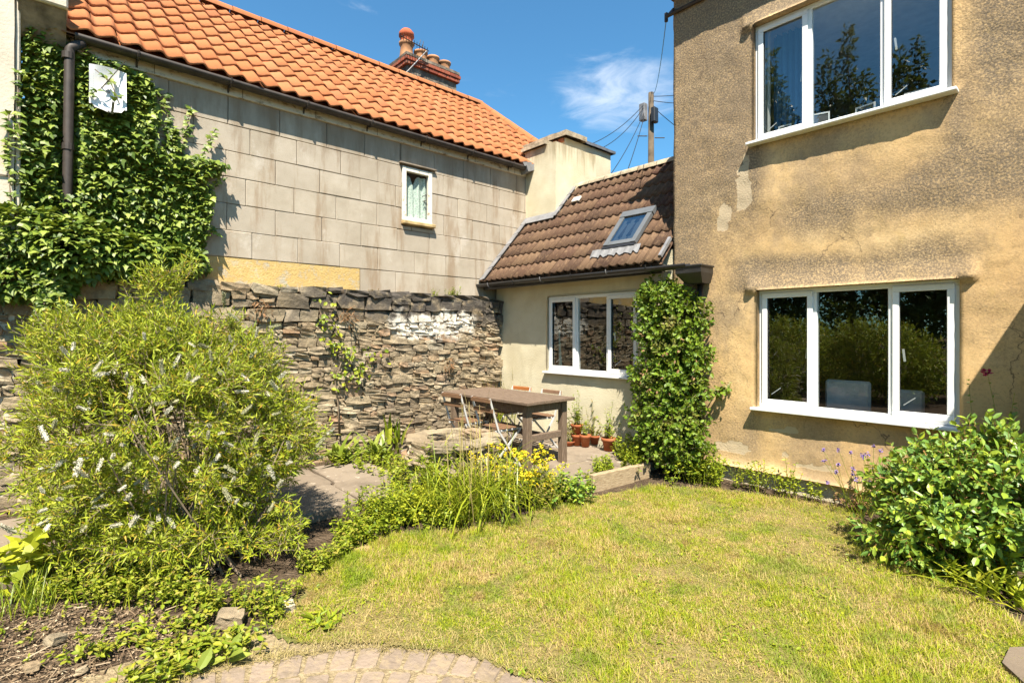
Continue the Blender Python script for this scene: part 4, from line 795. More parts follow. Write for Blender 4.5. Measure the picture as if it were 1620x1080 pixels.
# ============================================================ rubble wall
def stone_tpl(sd, n=2, rough=0.10):
    q = np.random.default_rng(sd); bm = bmesh.new(); bmesh.ops.create_cube(bm, size=1.0); bmesh.ops.subdivide_edges(bm, edges=bm.edges[:], cuts=n-1, use_grid_fill=True)
    bm.verts.ensure_lookup_table(); V = np.array([v.co[:] for v in bm.verts]); F = [[v.index for v in f.verts] for f in bm.faces]; bm.free()
    r = np.abs(V); on = (r > 0.49).sum(1); V = V*np.where(on[:,None] == 3, 0.93, np.where(on[:,None] == 2, 0.98, 1.0)); V += q.normal(0, rough*0.46, V.shape); return V, F
STP = [stone_tpl(k) for k in range(14)]; STM = [mesh_np('stone', v, faces=f, smooth=False) for k, (v,f) in enumerate(STP)]
SW = thing('rubble_wall', (-6.6, 2.3, 0), 'old dry-looking rubble stone wall below the grey house', 'wall')
m = MB(); m.box(-6.715, -6.575, -2.2, 5.58, -0.05, 2.10); m.build('wall_core', M['mortar'], SW)
stones = []; q = random.Random(21)
z = -0.03; course = 0
while z < 2.08:
    top = z > 1.72; h = q.uniform(0.13,0.18) if top else q.uniform(0.06,0.12); h = min(h, 2.14-z) if 2.14-z-h < 0.05 else h
    y = -1.2+q.uniform(0,.2)
    while y < 5.55:
        if h > 0.085 and q.random() < (0.18 if top else 0.62):
            w = q.uniform(0.16,0.42); k = 3 if h > 0.15 and q.random() < .4 else 2; cuts = sorted([0]+[h*(i+q.uniform(-.12,.12))/k for i in range(1,k)]+[h])
            for a, b in zip(cuts[:-1], cuts[1:]):
                p = y
                while p < y+w-0.03:
                    ww = min(q.uniform(0.10,0.30), y+w-p); stones.append((p,ww,z+a,b-a)); p += ww
        else:
            w = h*q.uniform(1.1,3.4); w = min(w, 0.40); stones.append((y,w,z,h))
        y += w
    z += h
def wav(y, z): return 0.035*math.sin(y*1.3+z*0.7)+0.02*math.sin(y*3.1+1.3+z*2)
info = []
for (y,w,z0,h) in stones:
    yc = y+w/2; zc = z0+h/2; zc += wav(yc,zc)*(0.6 if zc < 1.9 else 0.3); vis = (w*h)/((yc*yc*0.4+46)) * (0.25 if (yc < 1.6 and zc < 1.9) else 1.0)
    info.append((vis, Vector((-6.556+q.uniform(-.020,.020)+(0.02 if zc > 1.95 else 0),yc,zc)), (0.16, w*0.985, h*0.96), (q.uniform(-.05,.05),q.uniform(-.05,.05),q.uniform(-.06,.06)), q.randrange(14)))
info.sort(key=lambda a: -a[0]); print('stones', len(info))
from mathutils import Euler
for (v_, p, s, e, k) in info[:300]:
    o = link('stone', STM[k], M['stone'], SW, p-ORG[SW.name]); o.scale = s; o.rotation_euler = e
rest = MB()
for (v_, p, s, e, k) in info[300:]:
    A = np.array(Euler(e).to_matrix()); V, F = STP[k]; rest.add((V*np.array(s)) @ A.T + np.array(p), F)
o = rest.build('small_stones', M['stone'], SW, False); o['kind'] = 'stuff'
# coping stones lying along the top
y = -1.0
while y < 5.5:
    w = q.uniform(0.16,0.40); o = link('coping_stone', STM[q.randrange(14)], M['stone'], SW, Vector((-6.60,y+w/2,2.125+q.uniform(-.02,.02)))-ORG[SW.name]); o.scale = (0.30+q.uniform(-.03,.06), w*0.97, 0.08+q.uniform(-.02,.05)); o.rotation_euler = (q.uniform(-.12,.12),q.uniform(-.08,.08),q.uniform(-.1,.1)); y += w
# ============================================================ low ring of stones
rc = on_z(716, 690, 0.55); STR = [mesh_np('stone', *(lambda vf: (vf[0],))(stone_tpl(50+k,3,0.085)), faces=stone_tpl(50+k,3,0.085)[1]) for k in range(8)]; RGc = thing('stone_ring', (rc.x,rc.y,0), 'low round ring of stacked stones in front of the table', 'stone ring'); print('ring', rc)
for k, (zz, h) in enumerate(((0.02,0.13),(0.14,0.11),(0.24,0.10),(0.33,0.09),(0.41,0.08),(0.485,0.075))):
    n = 10 if k < 5 else 8
    for j in range(n):
        a = 2*math.pi*(j+0.45*k)/n+q.uniform(-.08,.08); Rr = 0.37+q.uniform(-.03,.03)
        o = link('stone', STR[q.randrange(8)], M['stone'], RGc, (Rr*math.cos(a),Rr*math.sin(a),zz+h/2)); o.scale = (0.15+q.uniform(0,.07), 2*math.pi*Rr/n*q.uniform(.95,1.15), h*q.uniform(.85,1.1)); o.rotation_euler = (q.uniform(-.06,.06),q.uniform(-.06,.06),a)
m = MB(); m.lathe([(0.30,0.36),(0.001,0.38)], (rc.x,rc.y,0), 16); m.build('soil_fill', M['soil'], RGc)
# ============================================================ timber edging of the patio
t = NT('weathered_timber', 0.85, 0.2); gr = t.noise(14, t.scale(t.objc(), (9,1.2,9)), detail=7, rough=0.65); c = t.ramp(gr, [(0.3,(0.20,0.135,0.075)),(0.55,(0.36,0.27,0.165)),(0.75,(0.48,0.385,0.25))]); t.col(c); t.bump(gr, 0.5, 0.008); M['timber'] = t.m
t = NT('grey_table_wood', 0.8, 0.25); gr = t.noise(12, t.scale(t.objc(), (1.0,9,9)), detail=7, rough=0.65); c = t.ramp(gr, [(0.3,(0.085,0.055,0.036)),(0.55,(0.165,0.115,0.08)),(0.78,(0.26,0.195,0.145))]); t.col(c); t.bump(gr, 0.5, 0.006); M['table'] = t.m
t = NT('grey_leg_wood', 0.8, 0.25); gr = t.noise(12, t.scale(t.objc(), (9,9,1.0)), detail=7, rough=0.65); c = t.ramp(gr, [(0.3,(0.085,0.055,0.036)),(0.55,(0.17,0.118,0.08)),(0.78,(0.27,0.20,0.145))]); t.col(c); t.bump(gr, 0.5, 0.006); M['leg'] = t.m
b0, b1, b2 = on_z(936, 776, 0.0), on_z(1001, 760, 0.0), on_z(1026, 752, 0.0)
def board(a, b, h, w, name, label):
    d = (b-a).normalized(); L = (b-a).length; bm = MB(); bm.cbox(-w/2, w/2, -L/2, L/2, -0.04, h, 0.008); o = bm.local(name, M['timber']); o.location = (a+b)/2; o.rotation_euler = (0,0,math.atan2(d.y,d.x)-math.pi/2); tag(o, label, 'timber board', 'timber edging of the patio')
board(b0, b1, 0.165, 0.06, 'edging_board', 'longer weathered timber edging board at the lawn side of the patio')
board(b1+Vector((-0.02,0.03,0)), b2, 0.15, 0.06, 'edging_board', 'short dark timber edging board beside the climbing plant')
# ============================================================ table
tx0, tx1, ty0, ty1, tz = -5.62, -4.05, 3.87, 4.64, 0.855
TB = thing('garden_table', ((tx0+tx1)/2,(ty0+ty1)/2,0.09), 'weathered grey-brown wooden garden table on the small patio', 'table')
npk = 6
for k in range(npk):
    a = ty0+(ty1-ty0)*k/npk; m = MB(); m.cbox(tx0+rnd.uniform(-.004,.004), tx1+rnd.uniform(-.004,.004), a+0.0015, a+(ty1-ty0)/npk-0.0015, tz-0.034, tz+rnd.uniform(-.002,.002), 0.004); m.build('top_plank', M['table'], TB)
for (x, y) in ((tx0+0.07,ty0+0.06),(tx1-0.15,ty0+0.06),(tx0+0.07,ty1-0.14),(tx1-0.15,ty1-0.14)):
    m = MB(); m.cbox(x, x+0.08, y, y+0.08, 0.088, tz-0.036, 0.006); m.build('leg', M['leg'], TB)
for y in (ty0+0.08, ty1-0.12): m = MB(); m.cbox(tx0+0.152, tx1-0.152, y, y+0.035, tz-0.135, tz-0.038, 0.004); m.build('apron', M['table'], TB)
for x in (tx0+0.09, tx1-0.13): m = MB(); m.cbox(x, x+0.035, ty0+0.142, ty1-0.142, tz-0.135, tz-0.038, 0.004); m.build('apron', M['leg'], TB); m = MB(); m.cbox(x-0.005, x+0.04, ty0+0.142, ty1-0.142, 0.40, 0.475, 0.005); m.build('stretcher', M['table'], TB)
m = MB(); m.cbox(tx0+0.13, tx1-0.135, (ty0+ty1)/2-0.025, (ty0+ty1)/2+0.025, 0.405, 0.468, 0.005); m.build('stretcher', M['table'], TB)
# ============================================================ folding chairs
M['whitemetal'] = plain('white_painted_metal', (0.50,0.48,0.45), 0.45, 0.4, 0.12); 
def chairwood(n, c): t = NT(n, 0.7, 0.3); g_ = t.noise(12, t.scale(t.objc(), (1,8,8)), detail=6); t.col(t.ramp(g_, [(0.3,tuple(x*0.6 for x in c)),(0.75,c)])); t.bump(g_,0.3,0.005); return t.m
wood_b, wood_o, wood_g = chairwood('brown_slat',(0.22,0.12,0.065)), chairwood('orange_slat',(0.50,0.17,0.045)), chairwood('faded_slat',(0.33,0.19,0.115))
def folding_chair(x, y, rz, label, wood, H=0.80):
    c = thing('folding_chair', (x,y,0.09), label, 'chair', 'folding chairs around the garden table', rz); hw = 0.17
    for s in (-1, 1):
        m = MB(); m.bar((s*hw,-0.22,H),(s*hw,-0.10,0.44),0.012,0.022); m.bar((s*hw,-0.10,0.44),(s*hw,0.22,0.0),0.012,0.022); m.local('back_leg', M['whitemetal'], c)
        m = MB(); m.bar((s*(hw-0.02),0.24,0.44),(s*(hw-0.02),-0.22,0.0),0.012,0.022); m.local('front_leg', M['whitemetal'], c)
        m = MB(); m.bar((s*(hw-0.018),-0.13,0.432),(s*(hw-0.018),0.25,0.442),0.012,0.02); m.local('seat_rail', M['whitemetal'], c)
    for k in range(5): m = MB(); m.cbox(-hw-0.005, hw+0.005, -0.12+k*0.076, -0.12+k*0.076+0.052, 0.448, 0.464, 0.004); m.local('seat_slat', wood_b, c)
    for (z, dz) in ((H-0.05,0.05),(H-0.16,0.05)):
        yy = -0.22+0.12*(H-z-dz/2)/(H-0.44); m = MB(); m.cbox(-hw-0.012, hw+0.012, yy-0.016, yy-0.002, z, z+dz, 0.004); m.local('back_slat', wood, c)
    for (yy, z) in ((0.20,0.03),(-0.19,0.03)): m = MB(); m.bar((-hw,yy,z),(hw,yy,z),0.01,0.014); m.local('cross_bar', M['whitemetal'], c)
    return c
folding_chair(-5.11, 3.84, 0.06, 'folding chair with white rods at the far left of the table near side', wood_b)
folding_chair(-4.53, 3.84, -0.05, 'folding chair with white rods near the table corner facing the lawn', wood_b)
folding_chair(-5.36, 4.80, math.pi+0.05, 'folding chair with bright orange wooden back rail beyond the table', wood_o, 0.765)
folding_chair(-4.80, 4.80, math.pi-0.03, 'folding chair with faded brown wooden back rail beyond the table', wood_g, 0.765)
# ============================================================ grey trough on the far left
TR = thing('trough', (-5.9,-0.2,0.09), 'grey trough with drainage holes at the left edge by the wall', 'trough'); M['grey'] = plain('grey_concrete', (0.33,0.32,0.28), 0.85, 0.25, 0.25, 0.4)
ta = on_z(-10, 785, 0.10); tb = on_z(45, 775, 0.10); td = (tb-ta).normalized(); tn = Vector((-td.y,td.x,0)); m = MB(); w = 0.42; L = (tb-ta).length+0.25
def TQ(u, v, z): p = tb-td*u+tn*v; return (p.x,p.y,z)
h = 0.30
for (u0,u1,v0,v1) in ((0,L,0,0.025),(0,L,w-0.025,w),(0,0.03,0.025,w-0.025),(L-0.03,L,0.025,w-0.025)):
    m.add([TQ(u0,v0,0.09),TQ(u1,v0,0.09),TQ(u1,v1,0.09),TQ(u0,v1,0.09),TQ(u0,v0,h),TQ(u1,v0,h),TQ(u1,v1,h),TQ(u0,v1,h)], [(0,3,2,1),(4,5,6,7),(0,1,5,4),(1,2,6,5),(2,3,7,6),(3,0,4,7)])
m.build('basin', M['grey'], TR); m = MB(); m.tube([TQ(-0.01,-0.01,h+0.005),TQ(L,-0.01,h+0.005)], 0.014, 8); m.tube([TQ(0,0,h+0.005),TQ(0,w,h+0.005)], 0.014, 8); m.build('rim', M['grey'], TR, True)
m = MB(); m.add([TQ(0.03,0.025,h-0.06),TQ(L-0.03,0.025,h-0.06),TQ(L-0.03,w-0.025,h-0.06),TQ(0.03,w-0.025,h-0.06)], [(0,1,2,3)]); m.build('soil_fill', M['soil'], TR)
for u in (0.12,0.30): 
    p = Vector(TQ(u,-0.002,0.17)); m = MB(); V = [p+td*(0.022*math.cos(a))+Vector((0,0,0.03*math.sin(a))) for a in np.linspace(0,2*math.pi,12,endpoint=False)]; m.add(V, [tuple(range(12))]); m.build('drain_hole', M['dark_room'], TR)
# ============================================================ things inside the windows
M['kraft'] = plain('kraft_board', (0.40,0.27,0.16), 0.9); M['photo'] = plain('photo_print', (0.10,0.10,0.10), 0.4)
def picture(px, w, h, label, back, lean=0.12, tilt=0.0, Y=0.20):
    p = on_y(px, 190, HY+Y); T = thing('picture_frame', (p.x, HY+Y, 3.569), label, 'picture frame', 'picture frames on the upper window ledge', tilt); e = 0.014
    m = MB()
    for (x0,x1,z0,z1) in ((-w/2,w/2,0,e),(-w/2,w/2,h-e,h),(-w/2,-w/2+e,e,h-e),(w/2-e,w/2,e,h-e)):
        m.add([(x,y+lean*z,z) for z in (z0,z1) for (x,y) in ((x0,0),(x1,0),(x1,0.016),(x0,0.016))], [(0,3,2,1),(4,5,6,7),(0,1,5,4),(1,2,6,5),(2,3,7,6),(3,0,4,7)])
    m.local('rim', M['pvc'], T); m = MB(); m.add([(-w/2+e,0.008+lean*e,e),(w/2-e,0.008+lean*e,e),(w/2-e,0.008+lean*(h-e),h-e),(-w/2+e,0.008+lean*(h-e),h-e)], [(0,1,2,3)]); m.local('backing', back, T)
picture(1240, 0.13, 0.22, 'small white picture frame in the left pane of the upper window', M['photo'])
picture(1298, 0.16, 0.25, 'white picture frame leaning at the left of the middle upper pane', M['photo'], 0.2, 0.3)
picture(1366, 0.17, 0.20, 'pale picture frame at the right of the middle upper pane', M['photo'], 0.15, -0.2)
picture(1450, 0.19, 0.20, 'white picture frame with brown backing in the right upper pane', M['kraft'])
def drape(x0, x1, z0, z1, Y, m, label, folds):
    V = []; F = []; n = 48
    for k in range(n+1):
        u = k/n; x = x0+(x1-x0)*u; y = Y+0.028*math.sin(u*folds*6.28)+0.01*math.sin(u*folds*14.1+1); V += [(x,y,z0),(x,y,z1)]
    for k in range(n): F.append((2*k,2*k+2,2*k+3,2*k+1))
    o = MB().add(V,F).build('curtain', m, None, True); tag(o, label, 'curtain')
drape(-2.62, -2.36, 3.56, 4.92, HY+0.30, plain('sheer_cloth', (0.62,0.63,0.60), 0.9), 'pale sheer curtain at the left side of the upper window', 4)
drape(-2.37, -2.06, 3.56, 4.86, HY+0.42, plain('blue_cloth', (0.055,0.17,0.32), 0.9), 'blue curtain behind the left pane of the upper window', 5)
def dining_chair(px, Y, w, zt, label):
    p = on_y(px, 620, Y); T = thing('dining_chair', (p.x,Y,0.1), label, 'chair', 'pale chairs inside the ground floor room'); m = MB(); m.cbox(-w/2,w/2,0,0.05,0.42,zt-0.1,0.02); m.local('backrest', M['pale_room'], T); m = MB(); m.cbox(-w/2,w/2,0.05,0.45,0.36,0.43,0.02); m.local('seat', M['pale_room'], T)
    for (x,y) in ((-w/2+.03,.03),(w/2-.03,.03),(-w/2+.03,.42),(w/2-.03,.42)): m = MB(); m.cbox(x-.02,x+.02,y-.02,y+.02,0.0,0.4,0.004); m.local('leg', M['photo'], T)
dining_chair(1340, HY+0.75, 0.42, 1.10, 'pale upholstered chair behind the middle ground floor pane'); dining_chair(1432, HY+0.75, 0.30, 1.04, 'pale upholstered chair behind the right ground floor pane')
# ============================================================ plants
G = np.random.default_rng(2024)
EYEV = np.array([0,0,EYE])
def at_d(px, py, d): v = ray(px, py); return np.array([v.x*d, v.y*d, EYE+v.z*d])
LEAF4 = (np.array([(0,0,0),(.42,-.5,.10),(.45,0,-.02),(.42,.5,.10),(1,0,-.16)]), np.array([(0,2,1),(0,3,2),(1,2,4),(2,3,4)]))
OVAL = (np.array([(0,0,0),(.25,-.40,.10),(.25,0,0),(.25,.40,.10),(.62,-.46,.07),(.62,0,-.03),(.62,.46,.07),(1,0,-.14)]), np.array([(0,2,1),(0,3,2),(1,2,5),(1,5,4),(2,3,6),(2,6,5),(4,5,7),(5,6,7)]))
IVY = (np.array([(.30,0,.04),(0,0,0),(-.10,-.30,-.02),(.18,-.56,-.06),(.44,-.27,0),(1,0,-.12),(.44,.27,0),(.18,.56,-.06),(-.10,.30,-.02)]), np.array([(0,1,2),(0,2,3),(0,3,4),(0,4,5),(0,5,6),(0,6,7),(0,7,8),(0,8,1)]))
PRISM = (np.array([(0,1,0),(0,-.5,.87),(0,-.5,-.87),(1,.6,0),(1,-.3,.52),(1,-.3,-.52)]), np.array([(0,1,4),(0,4,3),(1,2,5),(1,5,4),(2,0,3),(2,3,5)]))
def runit(n): return nrm(G.normal(size=(n,3)))
def leafset(P, D, N, L, Wd, tpl=LEAF4):
    D = nrm(D); B = nrm(np.cross(N, D)+1e-6); C = np.cross(D, B); L = np.asarray(L)[:,None]*np.ones((len(P),1)); Wd = np.asarray(Wd)[:,None]*np.ones((len(P),1))
    return inst(tpl[0], tpl[1], P, D*L, B*Wd, C*Wd)
def rods(A, Bp, r0):
    D = Bp-A; U = nrm(np.cross(D, runit(len(A)))); Vv = nrm(np.cross(D, U)); r = np.asarray(r0)[:,None]*np.ones((len(A),1)); return inst(PRISM[0], PRISM[1], A, D, U*r, Vv*r)
def lobe_pts(n, lobes, inner=0.5, lump=0.35, zmin=0.03):
    """points through the outer part of overlapping lobes and the way each one faces"""
    w = np.array([r[0]*r[1]+r[1]*r[2]+r[0]*r[2] for (c,r) in lobes]); k = G.choice(len(lobes), n, p=w/w.sum()); C = np.array([c for (c,r) in lobes])[k]; Rr = np.array([r for (c,r) in lobes])[k]
    d = runit(n); f = inner+(1-inner)*G.random(n)**0.55; f = f*(1-lump/2+lump*fbm(d*2.2+C*3, 77, 3)); P = C+d*Rr*f[:,None]; O = nrm(d/Rr)
    ok = P[:,2] > zmin
    for (c, r) in lobes: ok &= (((P-np.array(c))/np.array(r))**2).sum(1) > 0.16
    return P[ok], O[ok]
def shoots(P, O, L, nl, ll, lw, ang=0.9, up=0.4, wild=0.45, tpl=LEAF4, hang=0.0):
    n = len(P); D = nrm(O*0.8+np.array([0,0,up])+runit(n)*wild); L_ = L*G.uniform(0.6,1.35,n); b = P-D*L_[:,None]*0.6; e = P+D*L_[:,None]*0.4
    U = nrm(np.cross(D, runit(n))); W_ = np.cross(D, U); idx_ = np.repeat(np.arange(n), nl); tt = np.tile((np.arange(nl)+0.5)/nl, n)+G.normal(0,0.03,n*nl); az = np.tile(np.arange(nl)*2.4, n)+np.repeat(G.uniform(0,6.28,n), nl)
    Pp = b[idx_]+(e-b)[idx_]*tt[:,None]; rad_ = U[idx_]*np.cos(az)[:,None]+W_[idx_]*np.sin(az)[:,None]; a = ang*(1.25-0.6*tt)
    Dd = D[idx_]*np.cos(a)[:,None]+rad_*np.sin(a)[:,None]+runit(n*nl)*0.18-np.array([0,0,hang]); Nn = D[idx_]*np.sin(a)[:,None]-rad_*np.cos(a)[:,None]+runit(n*nl)*0.35
    Nn = np.where((Nn[:,2:3] < 0)&(G.random((n*nl,1)) < 0.6), -Nn, Nn)
    return leafset(Pp, Dd, Nn, ll*G.uniform(0.6,1.25,n*nl), lw*G.uniform(0.7,1.25,n*nl), tpl), rods(b, e, np.full(n, 0.0022)), e, D
def strips(base, az, lean, L, Wd, droop, seg=4, tip=0.12):
    n = len(base); t_ = np.linspace(0,1,seg+1); th = lean[:,None]+droop[:,None]*t_[None]**1.4; ds = L[:,None]/seg
    r = np.concatenate([np.zeros((n,1)), np.cumsum(np.sin((th[:,1:]+th[:,:-1])/2)*ds, 1)], 1); z = np.concatenate([np.zeros((n,1)), np.cumsum(np.cos((th[:,1:]+th[:,:-1])/2)*ds, 1)], 1)
    h = np.stack([np.cos(az),np.sin(az),az*0],-1); s = np.stack([-np.sin(az),np.cos(az),az*0],-1); ctr = base[:,None]+h[:,None]*r[...,None]+np.array([0,0,1.0])*z[...,None]
    wp = (1-(1-tip)*t_**1.8)*np.minimum(1, 0.55+t_*2); w = Wd[:,None]*wp[None]*0.5; V = np.stack([ctr-s[:,None]*w[...,None], ctr+s[:,None]*w[...,None]], 2).reshape(n,-1,3)
    f = np.array([(2*i,2*i+1,2*i+3,2*i+2) for i in range(seg)]); F = f[None]+(np.arange(n)*2*(seg+1))[:,None,None]; return V.reshape(-1,3), F.reshape(-1,4), ctr[:,-1]
def leaves_apart(V, F, k, m, parent, name='leaf', most=300, rest='foliage'):
    """the leaves that show largest are parts of their own, the others stay joined"""
    nl = len(V)//k; C = V.reshape(nl,k,3); fpl = len(F)//nl; c = C.mean(1); size = np.linalg.norm(C.max(1)-C.min(1), axis=1); sc = size/np.linalg.norm(c-EYEV, axis=1); fr = (c-EYEV) @ np.array(F_); sd = np.abs((c-EYEV) @ np.array(R_))/np.maximum(fr,.1); sc = np.where(sd < 1.0, sc, sc*.2)
    if nl > most: front = -fr; sc = sc*(1+1.5*sstep(np.percentile(front,55), np.percentile(front,98), front))
    order = np.argsort(-sc); pick = order[:most]; org = np.array(ORG[parent.name]); Fl = F.reshape(nl,fpl,-1)
    for i in pick:
        fl = Fl[i]-i*k; base = C[i][0]; me = mesh_np(name, C[i]-base, quads=fl if fl.shape[1] == 4 else None, tris=fl if fl.shape[1] == 3 else None); link(name, me, m, parent, Vector(base-org))
    if nl > most:
        r = np.sort(order[most:]); Vr = C[r].reshape(-1,3); Fr = (Fl[r]-(r*k)[:,None,None]+(np.arange(len(r))*k)[:,None,None]).reshape(-1,F.shape[1]); o = put(rest, Vr, m, parent, **({'quads':Fr} if F.shape[1] == 4 else {'tris':Fr})); o['kind'] = 'stuff'
def poly_px(P, z=0.0): return np.array([on_z(*p, z)[:2] for p in P])
def scatter(P, n):
    lo, hi = P.min(0), P.max(0); A = G.uniform(lo, hi, (n*4,2)); return A[inpoly(A[:,0],A[:,1],P)][:n]
# ---- leaf colours
LM = {}
LM['hebe'] = leafmat('willow_leaf', [(0.16,0.21,0.014),(0.32,0.37,0.022),(0.23,0.29,0.018),(0.44,0.45,0.03),(0.13,0.19,0.018),(0.36,0.39,0.035),(0.30,0.34,0.045),(0.48,0.29,0.035)], 0.38, 0.5, spec=0.25)
LM['twig'] = plain('grey_brown_twig', (0.20,0.15,0.10), 0.9, 0.2, 0.35)
LM['ivy'] = leafmat('ivy_leaf', [(0.035,0.065,0.008),(0.09,0.14,0.014),(0.05,0.09,0.010),(0.16,0.215,0.024),(0.24,0.29,0.045),(0.12,0.175,0.016),(0.30,0.34,0.07)], 0.18, 0.45, spec=0.3)
LM['climb'] = leafmat('climber_leaf', [(0.06,0.11,0.010),(0.12,0.20,0.014),(0.18,0.26,0.018),(0.09,0.155,0.014),(0.20,0.23,0.022)], 0.28, 0.5, (2.6,0.56,0.70,(0.22,0.13,0.06)))
LM['laurel'] = leafmat('oval_leaf', [(0.08,0.165,0.03),(0.15,0.26,0.045),(0.24,0.34,0.03),(0.11,0.20,0.035),(0.36,0.42,0.03),(0.13,0.24,0.06)], 0.30, 0.4, spec=0.4)
LM['strap'] = leafmat('strap_leaf', [(0.13,0.18,0.012),(0.22,0.27,0.016),(0.30,0.33,0.02),(0.36,0.35,0.03)], 0.4, 0.4)
LM['hosta'] = leafmat('broad_leaf', [(0.13,0.18,0.02),(0.22,0.26,0.03),(0.27,0.30,0.05),(0.16,0.21,0.03)], 0.35, 0.4)
LM['herb'] = leafmat('herb_leaf', [(0.10,0.155,0.010),(0.17,0.23,0.012),(0.25,0.29,0.016),(0.32,0.33,0.022),(0.14,0.20,0.018)], 0.35, 0.45)
LM['herbdry'] = leafmat('drying_leaf', [(0.14,0.17,0.02),(0.22,0.20,0.04),(0.30,0.22,0.07),(0.16,0.18,0.025),(0.26,0.14,0.06)], 0.3, 0.6)
LM['weedmix'] = leafmat('mixed_weed_leaf', [(0.12,0.18,0.012),(0.22,0.27,0.016),(0.27,0.30,0.02),(0.32,0.26,0.05),(0.15,0.20,0.016),(0.35,0.33,0.03)], 0.35, 0.5)
LM['syc'] = leafmat('sycamore_leaf', [(0.22,0.26,0.016),(0.34,0.36,0.022),(0.44,0.43,0.03),(0.30,0.33,0.02)], 0.45, 0.4)
LM['dead'] = leafmat('dead_leaf', [(0.20,0.10,0.045),(0.29,0.16,0.075),(0.14,0.075,0.04)], 0.15, 0.8)
LM['straw'] = leafmat('straw_stem', [(0.33,0.26,0.10),(0.40,0.30,0.13),(0.26,0.22,0.06)], 0.2, 0.7)
LM['tree'] = leafmat('tree_leaf', [(0.03,0.06,0.008),(0.06,0.10,0.012),(0.09,0.13,0.016)], 0.3, 0.4)
LM['white'] = plain('white_petal', (0.48,0.45,0.34), 0.8, 0.2, 0.12); LM['yellow'] = plain('yellow_petal', (0.60,0.46,0.02), 0.7, 0.2, 0.1)
LM['purple'] = plain('lavender_petal', (0.22,0.15,0.36), 0.8, 0.2, 0.2); LM['red'] = plain('crimson_petal', (0.42,0.02,0.09), 0.7, 0.2, 0.2)
# ---- lawn grass
t = NT('grass_blade', 0.6, 0.25); gi = t.isl(); gp = t.pos()
green = t.ramp(gi, [(0,(0.18,0.25,0.010)),(0.4,(0.29,0.355,0.013)),(0.75,(0.40,0.415,0.018)),(1,(0.50,0.45,0.04))]); dry = t.ramp(gi, [(0,(0.50,0.36,0.13)),(0.5,(0.62,0.47,0.20)),(1,(0.40,0.265,0.10))])
mk = t.math('ADD', t.math('MULTIPLY', t.noise(1.6, gp, detail=4, rough=0.55), 0.55), t.math('MULTIPLY', t.noise(9.0, gp, detail=4), 0.62)); mk = t.math('ADD', mk, t.math('MULTIPLY', t.math('SUBTRACT', t.math('FRACT', t.math('MULTIPLY', gi, 17.0)), 0.5), 0.30))
gc = t.mix(t.rng(mk, 0.565, 0.65), green, dry); gc = t.mix(t.rng(t.noise(3.4, t.scale(gp, (1,1,1), (7,3,1)), detail=4), 0.60, 0.68, 0, 0.55), gc, (0.27,0.15,0.06)); gc = t.mix(t.rng(t.noise(2.7, t.scale(gp, (1,1,1), (2,9,4)), detail=4), 0.54, 0.64, 0, 0.6), gc, (0.16,0.26,0.012)); t.col(gc); tr = t.nd('ShaderNodeBsdfTranslucent'); t.set(tr.inputs['Color'], gc); mx = t.nd('ShaderNodeMixShader'); mx.inputs[0].default_value = 0.35
t.l.new(t.b.outputs[0], mx.inputs[1]); t.l.new(tr.outputs[0], mx.inputs[2]); t.l.new(mx.outputs[0], t.n['Material Output'].inputs['Surface']); LM['grass'] = t.m
NB = 290000; A = G.uniform(LP.min(0)-0.15, LP.max(0)+0.15, (NB*6,2)); fj = (fbm(np.stack([A[:,0]*5,A[:,1]*5,A[:,0]*0],-1), 17, 3)-0.5)*0.28; A = A[inpoly(A[:,0]+fj, A[:,1]+fj, LP)]
fwd = A @ np.array(F_[:2]); rt = A @ np.array(R_[:2]); A = A[(fwd > 1.5)&(np.abs(rt) < fwd*1.06+1.0)]
dn = fbm(np.stack([A[:,0]*2.2,A[:,1]*2.2,A[:,0]*0],-1), 33, 4); A = A[G.random(len(A)) < 0.30+0.95*sstep(0.36,0.56,dn)][:NB]; n = len(A); print('blades', n)
hl = fbm(np.stack([A[:,0]*1.7,A[:,1]*1.7,A[:,0]*0+4],-1), 35, 3); B3 = np.stack([A[:,0],A[:,1],0.008+bumps(A[:,0],A[:,1])],-1)
V, F, _ = strips(B3, G.uniform(0,6.28,n), np.abs(G.normal(0.85,0.45,n)), (0.016+0.022*sstep(.35,.7,hl))*np.where(G.random(n) < .06, 2.2, G.uniform(0.4,1.6,n)), G.uniform(0.0016,0.0045,n), G.uniform(0.1,0.9,n), 2, 0.15)
o = put('grass', V, LM['grass'], None, quads=F); tag(o, 'short patchy green and straw coloured grass of the lawn', 'grass', kind='stuff')
A = scatter(LP, 2600); fwd = A @ np.array(F_[:2]); A = A[(fwd > 2.2)&(np.abs(A @ np.array(R_[:2])) < fwd*1.03)]; w_ = fbm(np.stack([A[:,0]*2.6,A[:,1]*2.6,A[:,0]*0],-1), 133, 3); A = A[w_ > .50][:900]; n = len(A); idx_ = np.repeat(np.arange(n),5); Pp = np.stack([A[:,0],A[:,1],np.full(n,.016)],-1)[idx_]+G.normal(0,.018,(n*5,3))*np.array([1,1,.25]); h_ = runit(n*5)*np.array([1,1,.35])
V, F = leafset(Pp, h_, np.array([0,0,1.0])+G.normal(0,.3,(n*5,3)), G.uniform(.012,.034,n*5), G.uniform(.008,.018,n*5), OVAL); o = put('lawn_weeds', V, LM['herb'], None, tris=F); tag(o, 'clover and small broad-leaved weeds scattered through the lawn', 'weeds', kind='stuff')
